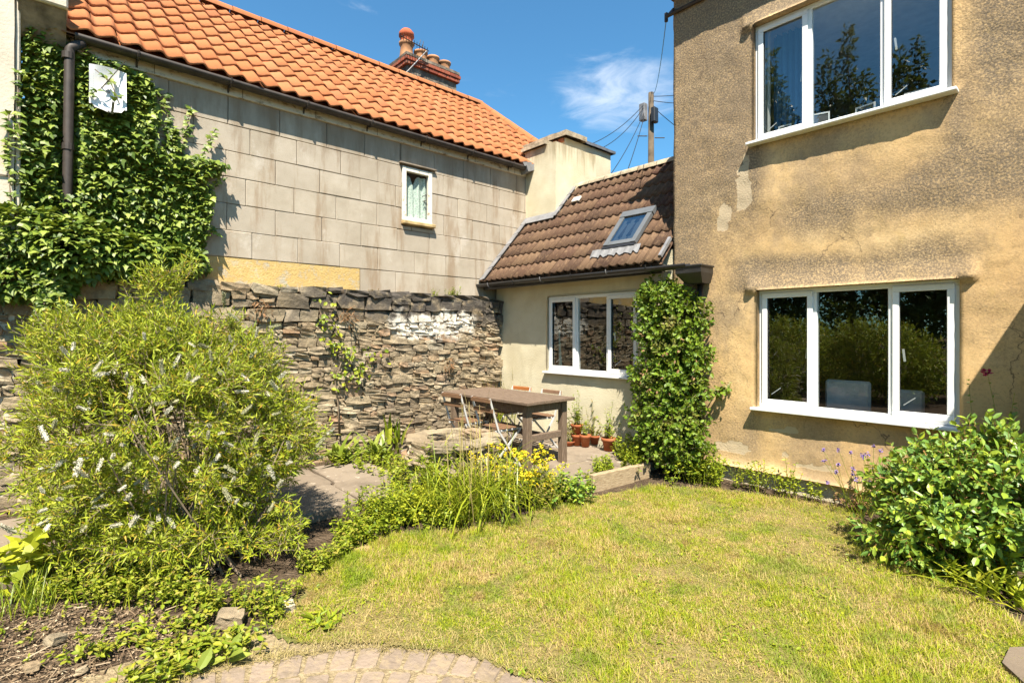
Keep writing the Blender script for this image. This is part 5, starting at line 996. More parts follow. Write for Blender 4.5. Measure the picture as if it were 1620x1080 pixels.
ang_ = th0+G.uniform(-1.2,1.2,5200); rr_ = 1.70+np.abs(G.normal(0,.07,5200))-.05+.05*(fbm(np.stack([ang_*6,ang_*0,ang_*0],-1),12,3)-.5)*2; B3 = np.stack([cc.x+rr_*np.cos(ang_), cc.y+rr_*np.sin(ang_), np.full(5200,-.004)],-1); V, F, _ = strips(B3, G.uniform(0,6.28,5200), np.abs(G.normal(1.0,.35,5200)), G.uniform(.02,.075,5200), G.uniform(.002,.004,5200), G.uniform(.1,.8,5200), 2, .15); o = put('straw_fringe', V, LM['straw'], None, quads=F); tag(o, 'dry straw fringe where the lawn meets the setts', 'straw', kind='stuff')
# ---- big white-flowered shrub on the left
def S_(px, py, d, r, k=(1,1,1)): return (at_d(px,py,d), (r*k[0], r*k[1], r*k[2]))
HB = thing('flowering_shrub', tuple(on_z(300, 905)), 'large narrow-leaved yellow-green shrub with white flower spikes', 'shrub')
lob = [S_(265,695,3.85,0.78), S_(145,680,3.95,0.46), S_(385,680,3.9,0.42), S_(260,580,4.05,0.42), S_(242,480,4.15,0.20), S_(262,440,4.2,0.10), S_(350,580,4.0,0.34), S_(165,580,4.0,0.38), S_(400,790,3.75,0.28), S_(165,790,3.75,0.30), S_(290,815,3.6,0.42,(1,1,.75)), S_(450,845,3.6,0.15,(1,1,.7)), S_(180,860,3.5,0.24,(1,1,.8)), S_(270,880,3.42,0.22,(1,1,.7)), S_(380,860,3.5,0.24,(1,1,.8))]
C0, O0 = lobe_pts(340, lob, 0.82, 0.4, 0.14); clumps_ = [(c_, (s_*1.1,s_*1.1,s_*.8)) for c_, s_ in zip(C0, G.uniform(.09,.20,len(C0)))]; P1, O1 = lobe_pts(7400, clumps_, 0.25, 0.4, 0.10); P2, O2 = lobe_pts(900, lob, 0.4, 0.6, 0.15); O1 = nrm(O1+0.8*nrm(P1-lob[0][0])); P = np.concatenate([P1,P2]); O = np.concatenate([O1,O2]); hid_ = (P-EYEV) @ np.array(F_); (Lf, Sf, tips, td_) = shoots(P, O, 0.14, 13, 0.058, 0.0105, 0.9, 0.3, 0.6)
put('foliage', Lf[0], LM['hebe'], HB, tris=Lf[1])
b0_ = np.array(on_z(300,895)); nb = 90; idb = G.choice(len(P), nb); br = []
st0 = b0_+np.stack([G.normal(0,.16,nb),G.normal(0,.16,nb),np.zeros(nb)],-1); mid = st0*0.45+P[idb]*0.55+G.normal(0,.05,(nb,3))-np.array([0,0,.08])
br = cat([rods(st0, mid, np.full(nb,.011)), rods(mid, P[idb], np.full(nb,.006)), Sf]); put('branches', br[0], LM['twig'], HB, tris=br[1])
def spike_mesh(sd):
    q = np.random.default_rng(sd); k = 120; u = q.random(k); a = q.uniform(0,6.28,k); rr = 0.13*(1-0.45*u)+0.015; Pp = np.stack([u, rr*np.cos(a), rr*np.sin(a)],-1); Dd = nrm(np.stack([u*0+0.5, np.cos(a), np.sin(a)],-1)+q.normal(0,.3,(k,3)))
    B = nrm(np.cross(Dd, q.normal(size=(k,3)))); C = np.cross(Dd,B); V1, F1 = inst(LEAF4[0], LEAF4[1], Pp, Dd*0.085, B*0.11, C*0.11); V2, F2 = inst(PRISM[0], PRISM[1], np.array([[-.1,0,0]]), np.array([[1.05,0,0]]), np.array([[0,.13,0]]), np.array([[0,0,.13]])); return cat([(V1,F1),(V2,F2)])
SPK = [mesh_np('flower_spike', *(lambda vf: (vf[0],))(spike_mesh(k)), tris=spike_mesh(k)[1]) for k in range(5)]
SPS = [me_.copy() for me_ in SPK]; LM['spent'] = plain('spent_flower', (0.30,0.29,0.17), 0.9, 0.2, 0.25)
toc = nrm(EYEV-tips); out = (nrm(tips-lob[0][0])*toc).sum(1); cand = np.where((out > 0.15)&(tips[:,2] > 0.4))[0]; cand = G.permutation(cand); used = []
for i in cand:
    if len(used) >= 220: break
    if all(np.linalg.norm(tips[i]-tips[j]) > 0.075 for j in used): used.append(i)
for i in used:
    d = Vector(nrm(td_[i]*0.8+G.normal(0,.45,3)+np.array([0,0,.05]))); o = link('flower_spike', SPS[i%5] if i%3 == 0 else SPK[i%5], LM['spent'] if i%3 == 0 else LM['white'], HB, Vector(tips[i]+toc[i]*0.02)-ORG[HB.name]); s = G.uniform(0.045,0.105); o.scale = (s, s*0.85, s*0.85) if s > .065 else (s,s*1.15,s*1.15); o.rotation_euler = d.to_track_quat('X','Z').to_euler()
# ---- ivy on the left building
IV = thing('ivy', (-6.6, 0.4, 2.1), 'dense green ivy climbing the left end of the grey house', 'ivy')
IVP = [(10,250),(28,170),(38,60),(60,32),(104,50),(135,72),(150,92),(205,106),(236,118),(246,150),(252,190),(242,228),(262,248),(268,205),(280,205),(288,245),(330,256),(352,265),(345,276),(320,286),(336,305),(330,345),(322,390),(332,428),(250,450),(0,450),(0,290)]
ivp = np.array([(on_x(a,b,-6.66).y, on_x(a,b,-6.66).z) for (a,b) in IVP]); A = scatter(ivp, 12500); fj = (fbm(np.stack([A[:,0]*7,A[:,1]*7,A[:,0]*0],-1),51,3)-0.5)*0.10
k = inpoly(A[:,0]+fj,A[:,1]+fj*1.2,ivp); A = A[k]; th_ = 0.03+0.13*fbm(np.stack([A[:,0]*4,A[:,1]*4,A[:,0]*0],-1),53,3)*sstep(4.5,3.4,A[:,1]); nearp = (np.abs(A[:,0]-db.y) < 0.09)&(A[:,1] > 2.95); th_ = np.where(nearp, 0.03, th_)
Pv = np.stack([-6.69+th_*G.uniform(0.4,1.35,len(A)), A[:,0], A[:,1]],-1); n = len(A)
outer = G.random(n) < 0.33; Pv[:,0] = np.where(outer, Pv[:,0]+np.where(nearp,0.0,0.055), -6.685+0.5*(Pv[:,0]+6.685))
parts = [leafset(Pv, np.where(outer[:,None], np.array([0.75,0,-0.50]), np.array([0.2,0,-0.9]))+G.normal(0,.30,(n,3)), np.where(outer[:,None], np.array([0.55,-.25,0.8]), np.array([1,0,.15]))+G.normal(0,.22,(n,3)), (sz_ := np.clip(G.lognormal(-2.85,.32,n),.028,.105)), sz_*G.uniform(.75,.95,n), IVY)]
lobI = [S_(40,380,4.72,0.40,(.7,1,.8)), S_(120,395,4.85,0.40,(.75,1,.75)), S_(210,405,5.15,0.34,(.7,1,.7)), S_(285,412,5.55,0.24,(.7,1,.7)), S_(15,440,4.62,0.30,(.6,1,.7)), S_(80,450,4.72,0.20,(.6,1,.9))]
P, O = lobe_pts(4200, lobI, 0.62, 0.4, 1.4); n = len(P); parts.append(leafset(P, O*0.6+np.array([0.35,0,-0.55])+G.normal(0,.33,(n,3)), O*.5+np.array([0.4,-.2,.8])+G.normal(0,.25,(n,3)), G.uniform(0.05,0.10,n), G.uniform(0.045,0.085,n), IVY))
stemsA, stemsB = [], []
def strand(pxs, X, nl, size, jit=0.015):
    pts = np.array([on_x(a,b,X+0.0) for (a,b) in pxs]); u = G.random(nl)*(len(pts)-1); i = u.astype(int); f = (u-i)[:,None]; Pp = pts[i]*(1-f)+pts[np.minimum(i+1,len(pts)-1)]*f+G.normal(0,jit,(nl,3))*np.array([.6,1,1])
    for a, b in zip(pts[:-1], pts[1:]): stemsA.append(a); stemsB.append(b)
    sd = np.sign(G.normal(size=nl)); parts.append(leafset(Pp, np.stack([0*sd+.3, sd*.7, G.normal(-.2,.4,nl)],-1), np.array([0.9,-.1,0.5])+G.normal(0,.25,(nl,3)), size*G.uniform(.6,1.2,nl), size*.85*G.uniform(.6,1.2,nl), IVY))
for s_, X, nl in (([(262,250),(266,200),(263,148)],-6.66,46), ([(288,245),(296,200),(303,168)],-6.66,40), ([(316,255),(330,228),(340,206)],-6.62,30), ([(290,250),(330,255),(362,264)],-6.52,70), ([(300,265),(335,268),(358,268)],-6.56,40), ([(330,300),(342,290),(350,282)],-6.64,16), ([(240,225),(252,170),(246,140)],-6.66,40), ([(325,380),(336,360),(345,372)],-6.62,14), ([(18,330),(12,240),(14,180)],-6.47,46), ([(34,240),(28,170),(30,110)],-6.47,40),
    ([(150,110),(175,130),(190,165)],-6.41,9), ([(142,150),(160,140),(200,95)],-6.41,12), ([(60,430),(75,470),(60,500)],-6.16,70), ([(85,440),(97,475),(108,500)],-6.16,60), ([(70,520),(90,512),(100,500)],-6.16,14)): strand(s_, X, nl, 0.06)
V, F = cat(parts); leaves_apart(V, F, len(IVY[0]), LM['ivy'], IV); V, F = rods(np.array(stemsA), np.array(stemsB), np.full(len(stemsA),.006)); put('stems', V, LM['twig'], IV, tris=F)
# ---- climber at the corner of the two houses
CL = thing('climbing_plant', (-3.35,5.35,0), 'tall leafy climber between the cottage window and the ochre house', 'climber')
lob = [((-3.38,5.36,1.98),(.34,.17,.24)), ((-3.08,5.38,1.80),(.30,.16,.26)), ((-3.34,5.34,1.62),(.38,.2,.3)), ((-3.15,5.34,1.35),(.38,.2,.34)), ((-3.38,5.32,1.12),(.34,.2,.34)), ((-3.14,5.32,0.95),(.36,.22,.34)), ((-3.36,5.26,0.66),(.38,.24,.34)), ((-3.12,5.22,0.45),(.40,.28,.34))]
P, O = lobe_pts(1750, lob, 0.5, 0.5, 0.05); Lf, Sf, tips, _ = shoots(P, O, 0.17, 9, 0.056, 0.036, 0.95, 0.15, 0.6, OVAL, 0.15)
P2, O2 = lobe_pts(110, [((-3.15,5.22,1.15),(.34,.26,.35)),((-3.25,5.25,1.5),(.3,.25,.2))], 0.8, 0.3); n = len(P2)
ex = [Lf]; q0 = at_d(1128,622,5.75); q1 = at_d(1152,612,5.7); n = 60; u = G.random((n,1)); ex.append(leafset(q0+(q1-q0)*u+G.normal(0,.035,(n,3)), runit(n)+np.array([0,0,-.3]), np.array([.3,-.6,.7])+G.normal(0,.3,(n,3)), G.uniform(.035,.06,n), G.uniform(.025,.04,n), OVAL))
V, F = cat(ex); put('foliage', V, LM['climb'], CL, tris=F)
s0 = np.array([-3.3,5.45,0.0])+G.normal(0,.05,(26,3))*np.array([1,.3,0]); s2 = P[G.choice(len(P),26)]; s1 = np.array([-3.25,5.4,0.9])+G.normal(0,.14,(26,3))*np.array([1,.3,1.5]); V, F = cat([rods(s0,s1,np.full(26,.010)), rods(s1,s2,np.full(26,.007)), Sf]); put('stems', V, LM['twig'], CL, tris=F)
V, F = leafset(P2, O2*.4+np.array([0,-.2,-.8])+G.normal(0,.4,(len(P2),3)), O2+G.normal(0,.4,(len(P2),3)), G.uniform(.03,.06,len(P2)), G.uniform(.015,.03,len(P2)), OVAL); put('dead_leaves', V, LM['dead'], CL, tris=F)
# ---- rounded shrub at the right
RB = thing('oval_leaf_shrub', tuple(on_z(1540, 905)), 'rounded fresh green oval-leaved shrub at the right below the window', 'shrub')
lob = [S_(1540,800,3.62,0.44,(1.1,.9,.9)), S_(1625,805,3.5,0.46), S_(1460,800,3.72,0.27), S_(1475,755,3.75,0.20), S_(1560,750,3.6,0.28), S_(1450,835,3.62,0.20), S_(1650,745,3.5,0.28), S_(1500,850,3.5,0.26)]
C0, O0 = lobe_pts(110, lob, 0.82, 0.5, 0.10); cl_ = [(c_, (s_,s_,s_*.8)) for c_, s_ in zip(C0, G.uniform(.08,.17,len(C0)))]; P, O = lobe_pts(1050, cl_, 0.3, 0.4, 0.06); O = nrm(O+.8*nrm(P-lob[0][0])); Lf, Sf, tips, _ = shoots(P, O, 0.26, 11, 0.062, 0.031, 1.0, 0.35, 0.45, OVAL, 0.12); leaves_apart(Lf[0], Lf[1], len(OVAL[0]), LM['laurel'], RB)
b0_ = np.array(on_z(1545,880)); nb = 40; idb = G.choice(len(P), nb); st0 = b0_+np.stack([G.normal(0,.12,nb),G.normal(0,.12,nb),np.zeros(nb)],-1); V, F = cat([rods(st0, P[idb], np.full(nb,.008)), Sf]); put('branches', V, plain('orange_brown_twig', (0.30,0.16,0.06), 0.8, 0.2, 0.3), RB, tris=F)
SPP = thing('strap_leaved_plant', tuple(on_z(1590, 950)), 'yellow-green strap-leaved plant at the foot of the rounded shrub', 'plant')
n = 130; bs = np.array(on_z(1590,940))+np.stack([G.normal(0,.15,n),G.normal(0,.12,n),np.zeros(n)],-1); V, F, _ = strips(bs, G.uniform(0,6.28,n), G.uniform(.3,.9,n), G.uniform(.16,.36,n), G.uniform(.018,.034,n), G.uniform(.4,1.4,n), 4, .1); leaves_apart(V, F, 10, LM['strap'], SPP)
# ---- clumps of long blades
def clump(name, px, py, z, n, spread, L, Wd, lean, droop, m, label, cat_='plant', stalks=0, SL=0.8, smat='straw', apart=300):
    p = on_z(px,py,z); T = thing(name, tuple(p), label, cat_); bs = np.array(p)+np.stack([G.normal(0,spread,n),G.normal(0,spread,n),np.zeros(n)],-1)
    V, F, _ = strips(bs, G.uniform(0,6.28,n), np.abs(G.normal(lean,.2,n)), L*G.uniform(.55,1.2,n), Wd*G.uniform(.7,1.2,n), G.uniform(droop*.3,droop*1.3,n), 5, .08); leaves_apart(V, F, 12, LM[m], T, most=apart, rest='leaves')
    if stalks:
        bs = np.array(p)+np.stack([G.normal(0,spread,stalks),G.normal(0,spread,stalks),np.zeros(stalks)],-1); V, F, e = strips(bs, G.uniform(0,6.28,stalks), np.abs(G.normal(.08,.06,stalks)), SL*G.uniform(.7,1.1,stalks), np.full(stalks,.008), G.uniform(0,.3,stalks), 4, .5); put('stalks', V, LM[smat], T, quads=F)
    return T, p
clump('daylily', 752, 812, 0.03, 420, 0.19, 0.66, 0.014, .30, 2.0, 'strap', 'arching daylily clump with dry stalks in front of the stone ring', 'daylily', 34, 1.05)
clump('daylily', 700, 800, 0.05, 110, 0.12, 0.48, 0.015, .4, 1.1, 'strap', 'smaller grassy clump left of the big daylily', 'daylily')
clump('broad_leaved_plant', 545, 728, 0.09, 42, 0.09, 0.36, 0.085, .65, 1.1, 'hosta', 'pale broad-leaved plant at the edge of the flagstones', 'plant')
clump('broad_leaved_plant', 598, 722, 0.09, 36, 0.10, 0.34, 0.070, .5, 1.0, 'hosta', 'broad-leaved plant right of the pale one against the rubble wall', 'plant')
clump('broad_leaved_plant', 625, 700, 0.09, 22, 0.06, 0.42, 0.06, .15, .5, 'herb', 'upright broad-leaved plant by the foot of the rubble wall', 'plant')
clump('tall_grass', 790, 672, 0.09, 200, 0.15, 0.80, 0.016, .15, .7, 'strap', 'tall grassy clump in the corner behind the table', 'grass', 20, 0.95)
clump('tall_grass', 838, 668, 0.09, 90, 0.10, 0.62, 0.014, .2, .8, 'strap', 'grassy clump against the cream wall behind the table', 'grass')
clump('grass_tuft', 45, 960, 0.0, 160, 0.10, 0.24, 0.006, .35, 1.0, 'herb', 'grass tuft below the yellow seedling at the left edge', 'grass', apart=0)
# ---- leafy herbs
def herb_geo(P2, hgt, nl, ll, lw, tpl=LEAF4, lean=.25):
    n = len(P2); D = nrm(np.array([0,0,1.0])+G.normal(0,lean,(n,3))); H_ = hgt*G.uniform(.5,1.25,n); e = P2+D*H_[:,None]; idx_ = np.repeat(np.arange(n),nl); tt = G.uniform(.25,1.05,n*nl); az = G.uniform(0,6.28,n*nl)
    Pp = P2[idx_]+(e-P2)[idx_]*tt[:,None]; h = np.stack([np.cos(az),np.sin(az),G.normal(.25,.35,n*nl)],-1); return leafset(Pp, h, np.array([0,0,1.0])+G.normal(0,.35,(n*nl,3)), ll*G.uniform(.5,1.25,n*nl), lw*G.uniform(.6,1.25,n*nl), tpl), rods(P2, e, np.full(n,.0025)), e
def herb(name, pts, hgt, n, nl, ll, lw, m, label, cat_, tpl=LEAF4, spread=.1, flower=None, kind=None, z=0.0, lean=.25, group=None, fsize=.012, fn=1, thin=.46):
    """pts: one pixel for a single plant, a list of pixels for a bed"""
    if isinstance(pts[0], tuple):
        A = scatter(poly_px(pts, z), n*2); A = A[fbm(np.stack([A[:,0]*3.2,A[:,1]*3.2,A[:,0]*0],-1), 211, 3) > thin][:n]; B3 = np.stack([A[:,0],A[:,1],np.full(len(A),z)],-1); c = Vector(B3.mean(0)); c.z = z
    else:
        c = on_z(pts[0], pts[1], z); B3 = np.array(c)+np.stack([G.normal(0,spread,n),G.normal(0,spread,n),np.zeros(n)],-1)
    T = thing(name, tuple(c), label, cat_, group); Lf, Sf, e = herb_geo(B3, hgt, nl, ll, lw, tpl, lean)
    (leaves_apart(Lf[0], Lf[1], len(tpl[0]), LM[m], T) if ll >= .08 else put('foliage', Lf[0], LM[m], T, tris=Lf[1])); put('stems', Sf[0], LM['herb'], T, tris=Sf[1])
    if flower:
        for k in G.choice(len(e), max(1,int(len(e)*flower[1])), replace=False):
            C = e[k]+G.normal(0,flower[2],(fn,3)); V, F = leafset(np.repeat(C,5,0), runit(fn*5)*np.array([1,1,.5]), np.array([0,0,1.0])+G.normal(0,.4,(fn*5,3)), np.full(fn*5,fsize), np.full(fn*5,fsize), LEAF4); put('flower_head', V, LM[flower[0]], T, tris=F)
    if kind: T['kind'] = kind; 
    return T
BED = [(480,868),(555,838),(640,796),(700,772),(760,772),(860,762),(940,772),(905,792),(840,812),(735,838),(625,846),(545,872),(480,905)]
herb('ground_cover', BED, .13, 620, 11, .038, .020, 'herb', 'low leafy ground cover between the flagstones and the lawn', 'ground cover', OVAL, kind='stuff', z=.01)
herb('ground_cover', [(500,735),(620,725),(700,745),(650,775),(600,760)], .14, 160, 10, .04, .02, 'herb', 'low weeds round the stone ring', 'ground cover', OVAL, kind='stuff', z=.07)
herb('ground_cover', [(975,728),(1050,716),(1150,740),(1140,778),(1040,766),(990,752)], .30, 720, 12, .040, .022, 'herb', 'green mound of creeping herbs below the climber', 'ground cover', OVAL, kind='stuff', z=.0)
herb('ground_cover', [(860,742),(985,730),(1000,742),(935,764),(870,766)], .16, 260, 11, .036, .020, 'herb', 'trailing leaves behind the timber edging', 'ground cover', OVAL, kind='stuff', z=.05)
herb('ground_cover', [(80,905),(200,900),(320,945),(430,960),(440,990),(300,975),(180,965),(70,960)], .16, 340, 10, .034, .017, 'weedmix', 'weeds sprawling under the big flowering shrub', 'ground cover', OVAL, kind='stuff', z=0.0, thin=.38)
herb('ground_cover', [(100,1050),(180,1020),(300,985),(440,985),(430,1030),(330,1060),(250,1090),(110,1090)], .08, 170, 8, .042, .021, 'weedmix', 'low light green weeds on the near soil', 'ground cover', OVAL, kind='stuff', z=0.0, thin=.40)
herb('ground_cover', [(-20,965),(120,960),(260,975),(330,990),(230,1030),(100,1060),(-20,1080)], .05, 55, 6, .032, .015, 'weedmix', 'scattered seedlings in the leaf litter', 'ground cover', OVAL, kind='stuff', z=0.0, thin=.44)
herb('ground_cover', [(1380,850),(1440,880),(1530,930),(1560,965),(1500,930),(1420,890)], .11, 200, 9, .035, .02, 'herb', 'low weeds at the foot of the rounded shrub', 'ground cover', OVAL, kind='stuff', z=0.0)
herb('ground_cover', [(500,720),(700,690),(760,680),(720,660),(560,690)], .18, 260, 10, .04, .016, 'herbdry', 'dry weeds along the foot of the rubble wall', 'ground cover', LEAF4, kind='stuff', z=.08)
herb('ground_cover', [(0,790),(60,775),(150,790),(120,812),(0,800)], .08, 70, 8, .035, .014, 'herb', 'sparse weeds on the path at the left edge', 'ground cover', LEAF4, kind='stuff', z=.08)
herb('ground_cover', [(420,935),(500,880),(560,842),(585,850),(545,880),(475,935),(440,985)], .12, 240, 9, .034, .016, 'weedmix', 'ragged weeds between the big shrub and the lawn', 'ground cover', OVAL, kind='stuff', z=0.0, thin=.36)
herb('leafy_clump', (640,775), .30, 46, 13, .05, .022, 'weedmix', 'low leafy clump at the left foot of the stone ring', 'plant', OVAL, .08, z=.05)
herb('leafy_clump', (690,792), .46, 70, 14, .055, .022, 'herb', 'leafy green clump in front of the stone ring', 'plant', OVAL, .10, z=.03)
herb('yellow_flowered_plant', (805,795), .44, 60, 16, .05, .016, 'herb', 'yellow-flowered plant right of the daylily', 'plant', LEAF4, .15, ('yellow',.75,.020), fsize=.018, fn=11, z=.02)
herb('withered_plant', (862,800), .24, 40, 10, .04, .018, 'herbdry', 'drying reddish-brown plant between the yellow flowers and the edging board', 'plant', OVAL, .10, z=.02)
herb('leafy_mound', (610,822), .24, 150, 14, .036, .018, 'herb', 'rounded green mound at the lawn side of the flagstones', 'plant', OVAL, .13, z=.02)
herb('yellow_flowered_plant', (858,792), .30, 26, 14, .045, .016, 'herb', 'shorter yellow-flowered plant beside the timber edging', 'plant', LEAF4, .09, ('yellow',.7,.018), fsize=.016, fn=9, z=.02)
herb('yellow_leaved_mound', (650,815), .20, 130, 14, .034, .018, 'syc', 'bushy yellow-green mound at the corner of the flagstones', 'plant', OVAL, .14, z=.02)
herb('evergreen_mound', (905,790), .20, 60, 12, .05, .028, 'laurel', 'dark glossy mound at the end of the timber edging', 'plant', OVAL, .10, z=.02)
herb('seedling_tree', (22,935), .44, 16, 8, .10, .095, 'syc', 'bright yellow-green sycamore seedling at the left edge', 'seedling', IVY, .09)
herb('dock', (335,1058), .08, 3, 4, .12, .05, 'hosta', 'single broad dock plant beside the sett paving', 'plant', OVAL, .03, lean=.5)
herb('dandelion', (505,990), .03, 7, 7, .10, .024, 'herb', 'flat dandelion rosette at the lawn corner', 'plant', LEAF4, .05, lean=.7)
herb('lavender', (1370,816), .52, 34, 9, .030, .006, 'herbdry', 'spindly lavender with pale purple spikes beneath the ground floor window', 'lavender', LEAF4, .06, ('purple',.75,.007), lean=.30, fsize=.013, fn=8)
herb('valerian', (1596,858), 1.2, 18, 16, .045, .018, 'laurel', 'valerian with crimson flower heads beside the ground floor window', 'flower', OVAL, .12, ('red',.22,.012), lean=.12, fsize=.018, fn=16)
herb('red_leaved_weed', (1352,806), .16, 30, 10, .035, .02, 'dead', 'reddish weed at the foot of the lavender', 'weed', OVAL, .07)
for k, (px, py, hh_, nn, lb) in enumerate(((1172,772,.22,14,'feathery weed at the left end of the plinth'),(1200,776,.26,18,'bushy weed against the plinth nearest the climber'),(1245,786,.30,22,'tall leafy weed against the plinth below the window'),(1285,792,.16,14,'low weed against the plinth right of the tall one'))):
    herb('wall_weed', (px,py), hh_, nn, 12, .035, .018, 'herb', lb, 'weed', OVAL, .05, group='weeds at the foot of the ochre house')
# plant growing up the rubble wall, tufts along its top
WP = thing('wall_climber', (-6.42,2.9,0.1), 'thin leafy climber with a bare stem on the rubble wall', 'climber')
pts = [on_x(a,b,-6.44) for (a,b) in ((537,690),(535,640),(530,600),(545,560),(535,520),(520,500))]; m = MB(); m.tube(pts, [.012,.011,.009,.007,.005,.003], 6); m.build('stem', LM['twig'], WP, True)
parts = []
for (a,b,n,s) in ((530,540,26,.05),(550,560,30,.05),(575,580,24,.05),(540,590,22,.05),(520,520,16,.05),(508,470,8,.05),(590,560,14,.05),(560,600,18,.045),(515,500,8,.06)):
    c = np.array(on_x(a,b,-6.42)); parts.append(leafset(c+G.normal(0,.07,(n,3))*np.array([.4,1,1]), runit(n)+np.array([.3,0,-.5]), np.array([.8,-.2,.5])+G.normal(0,.3,(n,3)), s*G.uniform(.6,1.5,n), s*.8*G.uniform(.6,1.5,n), OVAL))
V, F = cat(parts); put('foliage', V, LM['herb'], WP, tris=F)
for k, (px,py,n,r,hh_,mm,lb) in enumerate(((716,468,26,.05,.16,'herb','bushy green tuft on top of the rubble wall nearest the cottage'),(687,470,12,.03,.16,'herb','thin green sprig on top of the rubble wall'),(596,462,14,.05,.07,'dead','reddish stonecrop on top of the rubble wall'),(445,457,14,.04,.08,'herb','small green tuft on the rubble wall below the yellow strip'))):
    p = on_x(px,py,-6.56); T = thing('wall_tuft', tuple(p), lb, 'weed', 'weeds rooted in the rubble wall'); b_ = np.array(p)+G.normal(0,r,(n,3))*np.array([.4,1,.1])-np.array([0,0,.04]); Lf, Sf, e = herb_geo(b_, hh_, 12, .03, .013); put('foliage', Lf[0], LM[mm], T, tris=Lf[1]); put('stems', Sf[0], LM['herb'], T, tris=Sf[1])
for k, (px,py,lb) in enumerate(((414,488,'withered brown clump hanging on the left of the rubble wall'),(550,500,'withered brown clump hanging below the middle of the wall top'),(710,575,'withered brown tuft low on the rubble wall near the cottage'))):
    p = on_x(px,py,-6.42); T = thing('withered_clump', tuple(p), lb, 'dead plant', 'withered plants on the rubble wall'); n = 60; V, F = leafset(np.array(p)+G.normal(0,.06,(n,3))*np.array([.5,1,1]), runit(n)+np.array([.4,0,-.6]), runit(n), G.uniform(.05,.10,n), G.uniform(.012,.025,n)); put('leaves', V, LM['dead'], T, tris=F)
# ---- clay pots along the cream wall
t = NT('terracotta', 0.85, 0.2); c = t.ramp(t.noise(9,detail=6), [(0.3,(0.26,0.075,0.03)),(0.6,(0.37,0.12,0.05)),(0.78,(0.45,0.22,0.13))]); t.col(c); t.bump(t.noise(40,detail=5),.3,.006); M['clay'] = t.m
def pot(px, py, r, h, label, n, hh_, ll, z=0.095, mm='herb', tall=0, Yc=None):
    p = on_z(px,py,z) if Yc is None else on_y(px,py,Yc); 
    if Yc is not None: p.z = z
    T = thing('flower_pot', tuple(p), label, 'flower pot', 'clay pots along the cream wall'); m = MB(); m.lathe([(.001,.004),(r*.68,.0),(r*.92,h*.72),(r*1.08,h*.73),(r*1.12,h*.98),(r*1.06,h),(r*.94,h*.99),(r*.88,h*.7)], p, 22); m.build('pot_body', M['clay'], T, True)
    m = MB(); m.lathe([(r*.9,0),(.001,.008)], p+Vector((0,0,h*.86)), 16); m.build('soil', M['soil'], T)
    if n:
        b_ = np.array(p)+np.array([0,0,h*.86])+G.normal(0,r*.4,(n,3))*np.array([1,1,0]); Lf, Sf, e = herb_geo(b_, hh_, 14, ll, ll*.42, LEAF4, .22); put('plant', Lf[0], LM[mm], T, tris=Lf[1]); put('plant_stems', Sf[0], LM['herb'], T, tris=Sf[1])
    if tall:
        b_ = np.array(p)+np.array([0,0,h*.86])+G.normal(0,r*.3,(tall,3))*np.array([1,1,0]); Lf, Sf, e = herb_geo(b_, hh_*1.9, 26, ll*.7, ll*.3, LEAF4, .08); put('tall_shoots', Lf[0], LM[mm], T, tris=Lf[1]); put('tall_shoot_stems', Sf[0], LM['herb'], T, tris=Sf[1])
    return p
pot(963, 712, .088, .165, 'largest clay flower pot at the right end of the row', 14, .26, .05, tall=3)
pot(941, 702, .070, .12, 'small clay flower pot with straggly growth beside the largest one', 10, .24, .045, mm='herbdry', tall=2)
pot(926, 706, .070, .16, 'dark clay flower pot in the middle of the row', 8, .20, .05)
pp = pot(913, 704, .072, .15, 'clay flower pot carrying another pot on its rim', 0, .2, .05)
pot(913, 704, .078, .135, 'upper clay flower pot stacked on another, with tall stems', 12, .24, .05, z=.095+.152, tall=5, Yc=pp.y)
pot(899, 704, .085, .06, 'shallow clay flower pot behind the table leg', 18, .32, .05, mm='herbdry')
# ---- litter on the bare soil, rocks
SOIL = poly_px([(-20,960),(110,955),(250,965),(330,985),(300,1030),(180,1050),(90,1100),(-20,1110)]); A = scatter(SOIL, 4200); n = len(A); B3 = np.stack([A[:,0],A[:,1],G.uniform(-.02,.012,n)],-1)
t = NT('litter', 0.9, 0.1); t.col(t.ramp(t.isl(), [(0,(0.09,0.06,0.038)),(0.4,(0.17,0.115,0.07)),(0.75,(0.27,0.19,0.115)),(1,(0.42,0.33,0.22))])); LM['litter'] = t.m
p1 = leafset(B3, runit(n)*np.array([1,1,.3]), np.array([0,0,1.0])+G.normal(0,.5,(n,3)), G.uniform(.006,.026,n)*np.where(G.random(n) < .08,2.2,1), G.uniform(.003,.014,n)*np.where(G.random(n) < .08,2,1)); n2 = 520; a_ = B3[G.choice(n,n2)]; d_ = runit(n2)*np.array([1,1,.12])*G.uniform(.05,.22,(n2,1)); p2 = rods(a_, a_+d_, G.uniform(.0015,.004,n2)); V, F = cat([p1,p2]); o = put('leaf_litter', V, LM['litter'], None, tris=F); tag(o, 'dry twigs and leaf litter on the bare soil', 'litter', kind='stuff')
A = scatter(poly_px([(430,985),(470,930),(560,870),(700,850),(1000,780),(1300,800),(1400,850),(1000,1090),(860,1060),(600,1010),(450,1020)]), 900); n = len(A); B3 = np.stack([A[:,0],A[:,1],np.full(n,.016)],-1); d_ = runit(n)*np.array([1,1,.15]); V, F = rods(B3, B3+d_*G.uniform(.03,.10,(n,1)), G.uniform(.0009,.0018,n)); o = put('dry_stalks', V, LM['straw'], None, tris=F); tag(o, 'loose dry stalks lying in the lawn', 'straw', kind='stuff')
